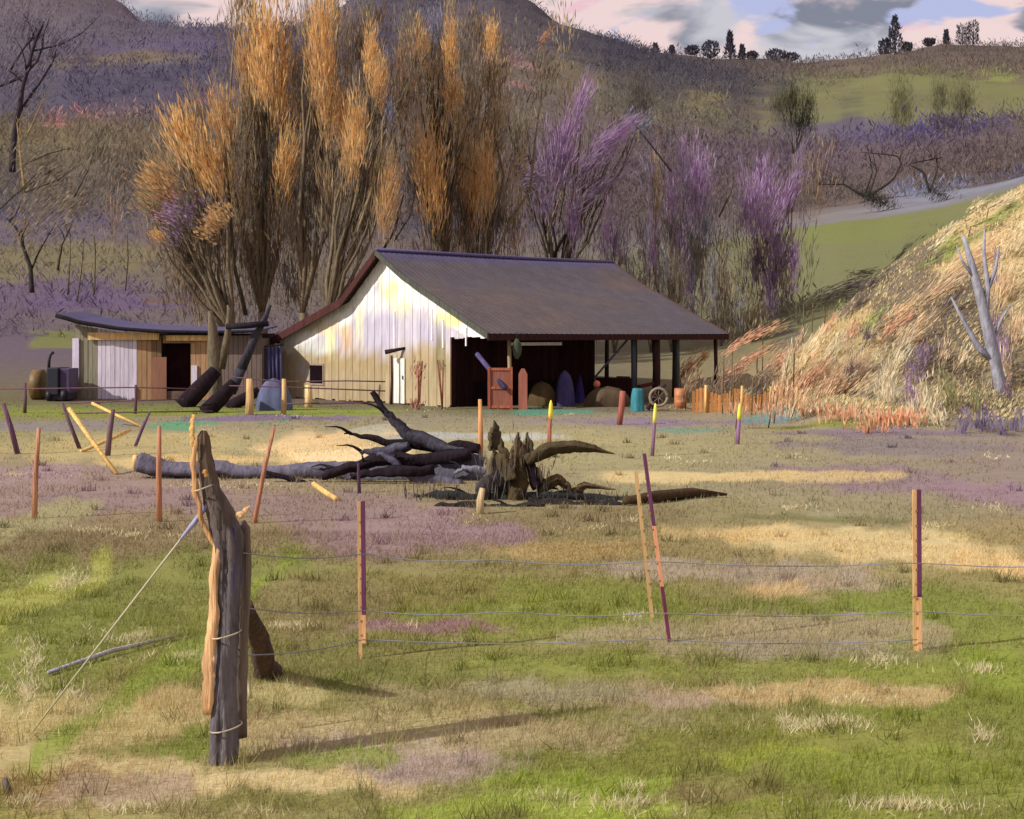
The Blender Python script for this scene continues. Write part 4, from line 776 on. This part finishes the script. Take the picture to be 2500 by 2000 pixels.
# ------------------------------------------------------------------ small shed on the left
YS = 58.0; shed = thing('shed', 'small flat roofed shed with lavender white front and a dark doorway', 'shed', P(340, 975, YS))
def sp(u, v, dy=0): p = P(u, v, YS); return (p[0], YS + dy, p[2])
topv = lambda u: float(np.interp(u, [150, 200, 300, 400, 520, 640], [774, 790, 806, 813, 815, 812]))
m = MB(); u = 184.0; gpal = []
while u < 640:
    wd_ = random.uniform(9, 13); e = min(u + wd_, 640); cu = (u + e) / 2
    if 398 < cu < 472 and True: u = e; continue
    cc = (150,144,124) if cu < 235 else (214,204,218) if cu < 335 else (164,130,96) if cu < 372 else (126,100,72) if cu < 400 else (176,140,104) if cu < 520 else (120,104,96)
    a = sp(u, 978); b = sp(e - .8, 978); tz_ = sp(u, topv(cu) + 6)[2]; dd = random.uniform(0, .02)
    m.box((a[0], YS - dd, -.1), (b[0], YS + .05, tz_), lin(cc) * random.uniform(.9, 1.05)); u = e
m.build('front_wall', 'painted_board', shed)
m = MB(); a = sp(398, 978); b = sp(474, 978); m.box((a[0], YS - .02, sp(0, 838)[2]), (b[0], YS + .05, sp(0, 818)[2]), lin((150, 120, 92))); m.box((a[0], YS + .5, 0), (b[0], YS + .55, 2.6), lin((44, 24, 28))); m.box((a[0], YS - .03, 0), (b[0], YS + .04, sp(0, 955)[2]), lin((110, 92, 80))); m.build('doorway', 'dark_interior', shed)
m = MB(); a = sp(371, 978); b = sp(408, 978); m.box((a[0], YS - .12, 0), (b[0], YS - .06, sp(0, 872)[2]), lin((140, 100, 80))); m.build('door', 'painted_board', shed)
for (u0, u1, v0, v1, cc) in [(178,194,826,944,(222,212,232)),(468,482,892,952,(222,212,226)),(318,334,945,972,(216,206,220))]:
    m = MB(); a = sp(u0, v1); b = sp(u1, v0); m.box((a[0], YS - .09, max(a[2], 0)), (b[0], YS - .03, b[2]), lin(cc)); m.build('trim_board', 'painted_board', shed)
for (u0, u1, v0, v1) in [(217, 390, 812, 830), (408, 518, 819, 832)]:
    m = MB(); a = sp(u0, v1); b = sp(u1, v0); m.box((a[0], YS - .16, a[2]), (b[0], YS - .1, b[2]), lin((232, 192, 132))); m.build('header_beam', 'weathered_wood', shed)
m = MB(); V = []; nx = 20
for i in range(nx + 1):
    u = 146 + (644 - 146) * i / nx; tv = topv(u) - 6; p = P(u, tv, YS)
    for (dy, dz) in ((-.45, -.03), (-.45, .03), (3.4, .2), (3.4, .14)): V.append((p[0], YS + dy, p[2] + dz))
idx = []
for i in range(nx):
    b = 4 * i
    for k in range(4): k2 = (k + 1) % 4; idx += [b + k, b + 4 + k, b + 4 + k2, b + k2]
m.add(V, idx + [0, 1, 2, 3] + [4 * nx + 3, 4 * nx + 2, 4 * nx + 1, 4 * nx], [4] * (4 * nx) + [4, 4], lin((92, 88, 118))); ro = m.build('roof', 'rusty_sheet', shed)
m = MB(); m.tube([np.array(sp(146 + (644 - 146) * i / nx, topv(146 + (644 - 146) * i / nx) - 3, -.5)) for i in range(nx + 1)], np.linspace(.09, .05, nx + 1), lin((40, 34, 38)), 6, .1); sub('eave_beam', m, 'weathered_wood', ro)
m = MB(); a = sp(184, 978); b = sp(640, 978); m.box((a[0], YS + .06, -.1), (a[0] + .05, YS + 3.2, 2.7), lin((140, 132, 112))); m.box((b[0] - .05, YS + .06, -.1), (b[0], YS + 3.2, 2.5), lin((110, 100, 92))); m.box((a[0], YS + 3.2, -.1), (b[0], YS + 3.25, 2.7), lin((110, 100, 92))); m.build('side_walls', 'painted_board', shed)
# tractor seen head-on
Yt = 56.0; t_ = thing('tractor', 'small dark old tractor with upright exhaust pipe, parked left of the shed', 'tractor', P(135, 985, Yt))
def tb(u0, u1, v0, v1, y0, y1, cc, nm, mt='metal', bev=.04):
    m = MB(); a = P(u0, v1, Yt); b = P(u1, v0, Yt); m.box((a[0], Yt + y0, a[2]), (b[0], Yt + y1, b[2]), lin(cc)); return m.build(nm, mt, t_, bevel=bev)
tb(113, 142, 898, 965, 0, 1.5, (34, 36, 48), 'radiator'); tb(142, 168, 900, 962, .15, 1.3, (74, 56, 92), 'engine_cowl'); tb(118, 166, 958, 978, .1, 1.2, (36, 30, 48), 'axle_block')
m = MB(); m.tube([P(119, 900, Yt + .3), P(120, 880, Yt + .3), P(123, 866, Yt + .3), P(131, 860, Yt + .3)], .06, lin((38, 34, 38)), 8); m.build('exhaust_pipe', 'metal', t_)
for u in (94, 170):
    m = MB(); c0 = P(u, 930, Yt + 1.3); c0[2] = .62; rr = .62; m.tube([c0 - [.24, 0, 0], c0 - [.2, 0, 0], c0 + [.2, 0, 0], c0 + [.24, 0, 0]], [rr * .8, rr, rr, rr * .8], lin((112, 88, 48)), 22); wo = m.build('wheel', 'metal', t_)
for u in (122, 158):
    m = MB(); c0 = P(u, 985, Yt + .2); c0[2] = .24; m.tube([c0 - [.09, 0, 0], c0 + [.09, 0, 0]], .24, lin((34, 30, 40)), 16); m.build('wheel', 'metal', t_)

# ---- forked stump and leaning black timbers between shed and barn
Yk = 53.0; r = thing('forked_tree', 'forked dead tree with a grey brown trunk between the shed and the barn', 'tree', P(530, 1000, Yk)); m = MB()
for pts, rr in [([(528,1015),(528,940),(522,860),(518,800),(512,760)],(.24,.25,.25,.16,.07)),([(540,900),(556,820),(560,760),(556,745)],(.17,.13,.08,.04)),([(590,900),(620,830),(648,775),(660,745)],(.18,.15,.1,.05)),([(565,960),(590,900)],(.19,.18))]:
    m.tube([P(a, b, Yk) for a, b in pts], np.array(rr), lin((112,100,82)) if pts[0][0] < 560 else lin((66,64,74)), 9, .25, 3)
m.build('trunk', 'bark', r)
for (a, b, rr, lb) in [((528,905),(446,990),.3,'leftmost black charred timber leaning against the forked tree'),((572,935),(500,1004),.28,'middle black charred timber leaning right of the forked tree'),((632,955),(556,992),.2,'low black timber lying in front of the blue tarpaulin'),((640,800),(575,935),.2,'long slate grey timber slanting from the fork down to the middle black one')]:
    q = G(b[0], b[1] + 4); e = P(a[0], a[1], q[1] + .5); stick('charred_timber', lb, 'timber', [q, (q + e) / 2 + [.05, 0, .03], e], np.array([rr * 1.1, rr, rr * .75]), (40, 30, 36) if a[0] < 640 else (70, 68, 78), 'bark', 'dark timbers leaning between shed and barn', sides=8)
stick('crossbeam', 'black crossbeam set level on top of the forked tree', 'beam', [P(552, 797, Yk - .3), P(600, 795, Yk - .3), P(655, 790, Yk - .3)], .11, (40, 38, 44), 'bark')

# ---- rail fence before shed and gable
t_ = thing('rail_fence', 'thin maroon pole fence running past the shed and the gable', 'fence', G(640, 1010)); MR = (108, 78, 88)
for (u, v0, v1, rr, cc) in [(608, 925, 1014, .13, (214,178,122)), (692, 925, 1012, .09, (206,172,120)), (752, 940, 995, .14, (224,190,136)), (941, 890, 985, .05, (86,50,60)), (955, 868, 988, .06, (80,50,58)), (60, 935, 1008, .06, MR), (330, 940, 1010, .05, MR)]:
    q = G(u, v1); m = MB(); m.tube([q, P(u + 2, (v0 + v1) / 2, q[1]), P(u + 1, v0, q[1])], [rr, rr * .9, rr * .8], lin(cc), 7, .15); m.build('post', 'weathered_wood', t_)
for pts in [[(0,950),(180,948),(330,946),(480,950)],[(170,985),(330,978),(450,975)],[(560,920),(608,925),(692,932),(850,930),(941,932)],[(560,942),(692,945),(820,950),(941,955)],[(692,986),(850,983),(941,981)],[(150,1010),(330,1006),(520,1004)]]:
    m = MB(); m.tube([P(a, b, 47.5 if b < 1000 else 46.5) for a, b in pts], .022, lin(MR), 6, .1); m.build('rail', 'weathered_wood', t_)
m = MB(); m.tube([P(940, 860, G(955, 988)[1]), P(990, 850, G(955, 988)[1])], [.09, .05], lin((50, 36, 40)), 6, .1); m.build('gate_arm', 'weathered_wood', t_)

# ---- stakes in the field
SGp = 'thin stakes standing in the field'
def stake(label, u0, v0, u1, v1, r, cc, cc2=None, tipc=None, name='stake'):
    q = G(u1, v1); top = P(u0, v0, q[1] + (.0)); t_ = thing(name, label, 'stake', q, SGp); m = MB(); mid = (q + top) / 2 + [RS.uniform(-.02, .02), 0, 0]
    m.tube([q - [0, 0, .05], mid, top], [r * .9, r * .85, r * .6], mute(lin(cc), .2) * .9, 7, .1, int(u0), col2=lin(cc2) if cc2 else None); m.build('shaft', 'weathered_wood', t_)
    if tipc:
        m = MB(); a = top + (q - top) * .30; m.tube([a, top + (q - top) * .15, top + [0, 0, .04], top + [0, 0, .14]], [r * .78, r * .86, r * .7, r * .2], lin(tipc), 8); m.build('tip', 'painted_board', t_)
stake('leftmost orange stake, leaning slightly in the lilac ground', 95, 1045, 84, 1268, .045, (204,138,92))
stake('straight orange stake in front of the pale end of the fallen log', 389, 1040, 389, 1276, .045, (206,132,88))
stake('orange stake leaning right, over the grey fallen log', 670, 1042, 619, 1278, .035, (200,130,90))
stake('tall orange stake standing through the tangle of fallen branches', 1172, 975, 1174, 1168, .055, (218,132,84), (216,160,104))
stake('orange stake with a yellow tip, left of the other yellow tipped ones', 1345, 992, 1341, 1096, .06, (196,120,84), None, (240,226,84))
stake('lilac stake with a yellow tip in front of the thick barn post', 1600, 1000, 1592, 1112, .05, (150,108,140), None, (232,222,96))
stake('lilac stake with a yellow tip before the ochre fence', 1806, 1000, 1800, 1086, .06, (160,112,160), None, (236,224,90))
stake('stout purple stake at the far left edge, leaning left', 8, 985, 44, 1108, .07, (122,76,110))
stake('purple stake leaning left below the tractor', 152, 985, 196, 1095, .055, (112,80,100))
stake('upright faded purple stake between crossed tan sticks', 277, 1000, 262, 1112, .07, (116,86,96))
stake('purple stake leaning right beside the teal ground', 366, 1005, 328, 1090, .045, (112,80,110))
stake('short maroon stake rising behind the fallen grey log', 875, 1130, 878, 1205, .035, (96,62,90))
stake('pale tan stub in the dark shade before the root mass', 1178, 1192, 1172, 1252, .07, (206,180,122))
CS = 'crossed tan sticks lying in the left of the field'
for (a, b, lb) in [((225,985),(346,1044),'bright tan stick slanting down to the right, highest of the crossed sticks'),((168,998),(285,1160),'longest olive tan stick, slanting steeply down right'),((318,1050),(198,1104),'tan stick slanting up to the right across the longest one'),((766,1182),(822,1222),'short pale stick resting on the near side of the grey log')]:
    q = G(b[0], b[1]); e = P(a[0], a[1], q[1] + 1.2); stick('fallen_stick', lb, 'stick', [q + [0, 0, .02], (q + e) / 2, e], .045, (222,184,112), group=CS)

# ---- fallen tree with branches
YF = 25.5; r = thing('fallen_tree', 'long grey fallen tree with black broken branches lying across the field', 'fallen tree', G(900, 1190))
def path(pts, Y0=YF, dy=0): 
    q = []
    for a, b in pts: q.append(P(a, b, Y0 + dy))
    q = np.array(q); return np.array([[np.interp(t, np.arange(len(q)), q[:, j]) for j in range(3)] for t in np.linspace(0, len(q) - 1, len(q) * 7)])
GRY = (104,100,114); BLK = (40,32,38)
m = MB(); q = path([(338,1130),(400,1142),(470,1148),(540,1144),(600,1158),(650,1160),(720,1180),(820,1188),(950,1180),(1060,1190),(1180,1200)], 26.0); q[:, 2] = np.maximum(q[:, 2], .1)
m.tube(q, np.interp(np.linspace(0, 1, len(q)), [0, .12, .3, .5, .6, .8, 1], [.18, .13, .16, .12, .17, .24, .34]), lin(GRY), 14, .42, 5); m.build('trunk', 'bark', r)
m = MB(); e0 = P(338, 1130, 26.0); m.tube([e0 + [-.08, 0, 0], e0 + [.0, 0, 0]], .15, lin((214,184,128)), 12, .1, 5); m.build('cut_end', 'weathered_wood', r)
for pts, rr, cc, dy in [([(1180,1130),(1090,1100),(1000,1065),(960,1030),(935,1000),(907,958)],(.2,.16,.15,.13,.1,.06),None,0),
     ([(1170,1095),(1060,1090),(960,1080),(890,1063),(840,1062)],(.12,.13,.1,.06,.02),BLK,.3),([(1150,1110),(1040,1120),(930,1125),(850,1140),(790,1162),(778,1168)],(.15,.16,.14,.13,.08,.03),BLK,-.2),
     ([(1060,1145),(960,1150),(880,1160),(855,1162)],(.1,.12,.09,.05),BLK,-.4),([(1130,1190),(1040,1170),(980,1150),(960,1120),(920,1108)],(.2,.18,.12,.1,.04),(92,88,106),-.3),
     ([(870,1150),(830,1140),(780,1143)],(.07,.05,.02),BLK,0),([(1000,1090),(930,1105),(880,1100)],(.12,.12,.05),(84,82,94),.1),([(640,1150),(740,1185),(800,1200),(880,1196)],(.05,.08,.09,.04),BLK,-.25),([(1560,1240),(1470,1228),(1380,1232),(1290,1222)],(.04,.07,.08,.06),(50,46,46),-3.5),([(1480,1212),(1400,1206),(1320,1214),(1240,1210)],(.03,.06,.08,.08),(54,50,48),-2.6),  # the lowest dark logs, here and below, stand in for a shadow band
     ([(1050,1238),(1130,1232),(1220,1240),(1330,1236)],(.03,.07,.08,.05),(50,46,46),-3.8),([(1010,1215),(1080,1210),(1160,1216),(1260,1222)],(.04,.08,.1,.08),(52,48,52),-2.7),([(1190,1150),(1130,1140),(1110,1155)],(.1,.06,.03),(120,120,134),-.5)]:
    q = path(pts, YF, dy); 
    cc1 = lin(cc) if cc else lin((88,86,98)); m = MB(); q[:, 2] += fnoise(np.linspace(0, 9, len(q)), np.full(len(q), pts[0][0] * .37), 3) * .07; m.tube(q, np.interp(np.linspace(0, 1, len(q)), np.linspace(0, 1, len(rr)), rr) * .72, cc1, 10, .5, int(pts[0][0]) % 50, col2=None if cc else lin((36,28,34))); m.build('branch', 'bark', r)
    for k in range(1):
        a = q[RS.randint(len(q) // 3, len(q) - 1)]; m = MB(); e = a + np.array([RS.uniform(-.5, .1), RS.uniform(-.3, .3), RS.uniform(-.05, .25)]); e[2] = max(e[2], .03); m.tube(curve(a, e, .12, 6), np.linspace(.035, .006, 6), lin((44,36,42)), 5, .1); m.build('twig', 'bark', r)
# root plate and upright snags
r2 = thing('root_mass', 'torn brown root plate with upright snags at the right end of the fallen tree', 'stump', G(1240, 1235)); m = MB(); mm = MB()
YR = 22.6
for pts, rr, cc in [([(1170,1215),(1200,1180),(1230,1165)],(0.12,0.19,0.12),(73,68,68)),([(1205,1235),(1225,1190),(1250,1150)],(0.14,0.19,0.12),(78,73,73)),([(1250,1230),(1270,1180),(1270,1120)],(0.19,0.19,0.10),(83,70,48)),([(1200,1100),(1206,1060),(1207,1026)],(.1,.13,.05),(92,82,62)),([(1245,1170),(1228,1110),(1222,1070)],(.16,.12,.04),(92,80,60)),
    ([(1260,1160),(1262,1100),(1266,1055)],(.14,.14,.06),(94,80,58)),([(1280,1150),(1285,1100),(1290,1055)],(.13,.12,.05),(94,84,62)),([(1272,1140),(1274,1105),(1272,1080)],(.06,.08,.03),(128,84,60)),([(1200,1200),(1206,1120),(1205,1095)],(.15,.1,.06),(116,104,80)),
    ([(1310,1190),(1300,1150),(1295,1120),(1340,1108)],(.14,.12,.09,.05),(40,28,34)),([(1300,1150),(1330,1180),(1360,1195)],(.08,.08,.04),(48,34,36)),([(1285,1120),(1340,1096),(1400,1090),(1450,1096),(1500,1108)],(.12,.15,.12,.09,.03),(86,76,56)),
    ([(1060,1215),(1130,1225),(1230,1225),(1330,1215),(1450,1215),(1530,1225),(1560,1235)],(.12,.2,.2,.16,.14,.12,.06),(56,56,56)),([(1310,1200),(1360,1170),(1385,1185),(1400,1215)],(.1,.1,.1,.08),(104,90,62)),([(1400,1200),(1430,1185),(1500,1195)],(.08,.07,.04),(110,92,64))]:  # longest root coloured dark as part of the same painted shadow band
    q = path(pts, YR, RS.uniform(-.25, .25)); q[:, 0] += fnoise(np.linspace(0, 7, len(q)), np.full(len(q), pts[0][0] * .11), 8) * .08; fr = np.linspace(0, 1, len(q)); m.tube(q, np.interp(fr, np.linspace(0, 1, len(rr)), rr) * (.74 - .52 * fr ** 3), lin(cc) * .85, 9, .6, int(pts[0][1]) % 60)
m.build('roots', 'bark', r2)
for (u, v, ru, rv, cc) in [(1210,1160,50,60,(92,84,80)),(1320,1150,36,30,(110,94,66)),(1200,1215,60,30,(84,78,64)),(1265,1110,28,50,(110,92,62)),(1060,1205,80,18,(62,60,56)),(1330,1210,90,16,(72,70,66)),(1470,1220,80,12,(60,58,56))]: clump(mm, u, v, ru, rv, cc, YR - .1, 0, .45, .5, .35) or mm.build('rootlet_tuft', 'leafage', r2) and setattr(mm, 'v', []) or mm.__init__()
stick('fallen_branch', 'slender dark branch lying alone to the right of the root mass', 'branch', [G(1525, 1232) + [0, 0, .06], G(1600, 1225) + [0, 0, .08], G(1690, 1214) + [0, 0, .07], G(1775, 1212) + [0, 0, .03]], np.array([.06, .09, .08, .02]), (76, 60, 44), 'bark')

# ------------------------------------------------------------------ foreground corner post
YP = 8.7
cp = thing('corner_post', 'old split wooden corner post with a forked top in the left foreground', 'fence post', (P(545, 1860, YP)[0], YP, 0))
def fine(pts, ws, Y0, n=34):
    q = np.array([P(a, b, Y0) for a, b in pts]); L_ = np.concatenate([[0], np.cumsum(np.linalg.norm(np.diff(q, axis=0), axis=1))]); t = np.linspace(0, L_[-1], n)
    return np.array([[np.interp(x, L_, q[:, j]) for j in range(3)] for x in t]), np.interp(t, L_, np.array(ws) / 2 / F * YP)
q, rr = fine([(545,1875),(545,1750),(550,1650),(555,1500),(556,1380),(556,1310),(538,1245),(514,1190),(500,1120),(496,1060),(497,1044)], [64,58,54,50,54,72,58,42,34,27,12], YP, 60)
q[:, 2] -= .02; m = MB()
cz = np.interp(q[:, 2], [0, .6, 1.2, 1.5, 2.1], [0, 0, .1, .5, 1.0])[:, None]; colr = lin((104,98,102)) * (1 - cz) + lin((96,78,56)) * cz
m.tube(q, rr, lin((255,255,255)), 32, .24, 4); m.c[-1] = np.repeat(colr, 32, 0) * (1 - .45 * (hash2(np.tile(np.arange(32), 60), np.zeros(1920, int), 4)[:, None] > .75)); m.build('main_trunk', 'weathered_wood', cp)
q, rr = fine([(586,1800),(586,1640),(590,1500),(594,1380),(596,1290),(592,1272)], [30,34,40,38,34,16], YP + .16, 30); m = MB(); m.tube(q, rr, lin((112,98,88)), 12, .2, 7); m.build('side_post', 'weathered_wood', cp)
for pts, ws, cc, dx in [([(478,1075),(473,1140),(480,1210),(492,1270),(512,1310),(527,1345)],[8,12,12,12,10,5],(214,164,112),.035),([(545,1288),(535,1330),(526,1400),(522,1500),(514,1600),(508,1700),(506,1745)],[20,20,22,24,28,28,14],(224,178,130),.045),([(520,1580),(514,1660),(517,1725)],[8,12,4],(224,186,146),.055),([(472,1012),(468,1050),(470,1090)],[7,12,6],(220,176,110),0),([(583,1262),(598,1247),(610,1236)],[20,12,3],(232,188,140),.04),([(501,1150),(505,1162)],[9,8],(220,160,100),.07)]:  # peach strips paint in the post's sunlit left edge, plus a few splinters
    q, rr = fine(pts, ws, YP - .03 - dx * .7, 26); rr = rr * (.75 + .6 * vnoise(np.arange(26) * .6, np.full(26, pts[0][1] * .1), 2)); q[:, 0] += fnoise(np.arange(26) * .35, np.full(26, pts[0][1] * .3), 6) * .02; m = MB(); m.tube(q, rr, lin(cc) * .9, 10, .45, flat=.5, seed=int(pts[0][0]) % 40); m.build('sunlit_wood_strip', 'weathered_wood', cp)
m = MB(); q, rr = fine([(572,1290),(570,1400),(566,1500)], [10,14,8], YP - .03); m.tube(q, rr, lin((98,88,136)), 8, .2, 9); q, rr = fine([(586,1300),(582,1420),(572,1540)], [12,16,10], YP + .05); m.tube(q, rr, lin((104,92,140)), 8, .2, 9); m.build('lilac_strip', 'weathered_wood', cp)  # violet-blue strips along the right side of the trunk
bs = thing('brace_post', 'short dark post stub leaning towards the corner post from behind', 'fence post', G(650, 1645)); m = MB(); q0 = G(655, 1648); q1 = P(606, 1478, 9.8); t = np.linspace(0, 1, 16)[:, None]; q = q0 + (q1 - q0) * t; m.tube(q, np.interp(t[:, 0], [0, .15, .6, 1], [.12, .09, .07, .045]), lin((84,66,62)), 12, .25, 12); m.build('shaft', 'weathered_wood', bs)
m = MB(); q, rr = fine([(592,1580),(603,1640),(612,1705)], [8,12,10], 9.3, 8); m.tube(q, rr, lin((186,180,140)), 7, .1); single(m, 'pale_stick', 'weathered_wood', 'short pale stick propped between the corner post and its brace', 'stick')
# wires
wr = thing('fence_wire', 'three slack wires strung from the corner post to the right', 'wire', P(545, 1500, YP)); 
for (v0, pts) in [(0, [(590,1350,8.7),(885,1352,11.4),(1200,1366,11.45),(1600,1370,11.5),(2240,1374,11.5),(2700,1374,11.6)]), (1, [(570,1480,8.7),(885,1490,11.4),(1240,1492,11.45),(1612,1496,11.5),(2240,1492,11.5),(2700,1494,11.6)]), (2, [(560,1600,8.7),(885,1562,11.4),(1600,1560,11.5),(2240,1562,11.5)])]:
    m = MB(); q = np.array([P(*p) for p in pts]); q = np.array([[np.interp(t, np.arange(len(q)), q[:, j]) for j in range(3)] for t in np.linspace(0, len(q) - 1, 40)]); q[:, 2] -= .035 * np.abs(np.sin(np.linspace(0, len(pts) - 1, 40) * math.pi)); m.tube(q, .0042, lin((136,138,152)), 5); m.build('strand', 'wire', wr)
gw = thing('guy_wire', 'pale guy wire running from the corner post down to the left ground', 'wire', G(75, 1790)); m = MB(); m.tube([P(507, 1232, YP), P(300, 1500, YP - .05), G(75, 1792)], [.008, .0065, .0065], lin((186,180,150)), 6); m.build('strand', 'wire', gw)
m = MB(); m.tube([P(507, 1232, YP - .02), P(475, 1275, YP - .02), P(440, 1318, YP - .02)], [.014, .017, .008], lin((160,158,196)), 7); m.build('sleeve', 'painted_board', gw)
stick('fallen_lath', 'pale thin lath with a lavender end lying in the left foreground grass', 'stick', [G(118, 1652) + [0, 0, .03], G(270, 1605) + [0, 0, .05], G(445, 1560) + [0, 0, .04]], np.array([.016, .02, .012]), (170,166,200), group=None, cols=(186,180,136))
m = MB()
for (u, v, wd_) in [(552, 1548, 62), (552, 1775, 66), (500, 1190, 40)]:
    c0 = P(u, v, YP); an = np.linspace(0, 2 * math.pi, 18); m.tube([c0 + [math.cos(a) * wd_ / 2 / F * YP * 1.15, math.sin(a) * .11, .02 * math.cos(a)] for a in an], .005, lin((190,178,150)), 5)
m.build('tie_wire', 'wire', cp)
# T posts of the near fence
TP = 'near fence posts in tan and maroon'
def tpost(label, u0, v0, u1, v1, face, rib, Yp=None, wpx=11, tip=None):
    q = G(u1, v1); Y0 = q[1]; t_ = thing('steel_post', label, 'fence post', q, TP); top = P(u0, v0, Y0); a = wpx / F * Y0 / 2; ax = top - q
    def seg(f0, f1, x0, x1, y0, y1, cc, nm):
        m = MB(); b = q + ax * f0; c_ = q + ax * f1
        m.hexa([b + [x0, y0, 0], b + [x1, y0, 0], b + [x1, y1, 0], b + [x0, y1, 0], c_ + [x0, y0, 0], c_ + [x1, y0, 0], c_ + [x1, y1, 0], c_ + [x0, y1, 0]], lin(cc)); return m.build(nm, 'painted_board', t_)
    if face: seg(-.02, 1.0, -a, a * .1, -.012, .004, face, 'flange')
    for (f0, f1, cc) in rib: seg(f0, f1, a * .12, a * 1.3, -.02, .03, cc, 'stem')
    m = MB()
    for k in range(9): z = q + ax * (.15 + k * .09); m.box(tuple(z + [-a * .3, -.022, -.008]), tuple(z + [a * .3, -.0125, .008]), lin((150, 110, 90)))
    m.build('studs', 'painted_board', t_)
MRN = (108, 60, 92)
tpost('steel post nearest the corner post, tan face and maroon stem with a peach foot', 880, 1224, 884, 1608, (206,168,116), [(.28, 1, MRN), (.10, .28, (228,172,124))], wpx=16)  # lit flange painted tan, shaded flange painted maroon
tpost('slim tan post leaning left beside a maroon one, in the middle of the near fence', 1556, 1150, 1596, 1512, (204,168,118), [], wpx=16)
tpost('slim leaning maroon post with a peach middle, crossing a tan one in the near fence', 1568, 1108, 1630, 1570, None, [(.62, 1, MRN), (.30, .62, (226,156,120)), (0, .30, (112,54,82))], wpx=14)
tpost('rightmost near fence post, tan face with a thick maroon upper stem', 2236, 1196, 2238, 1592, (218,176,120), [(.34, 1, MRN), (0, .34, (228,176,126))], wpx=18)  # lit and shaded flanges again put into the tan and maroon
m = MB(); p_ = G(20, 1940); m.tube([p_, P(12, 1900, p_[1])], [.03, .015], lin((100, 92, 88)), 6, .1); single(m, 'wood_stub', 'weathered_wood', 'small grey wood stub in the bottom left corner', 'stub')
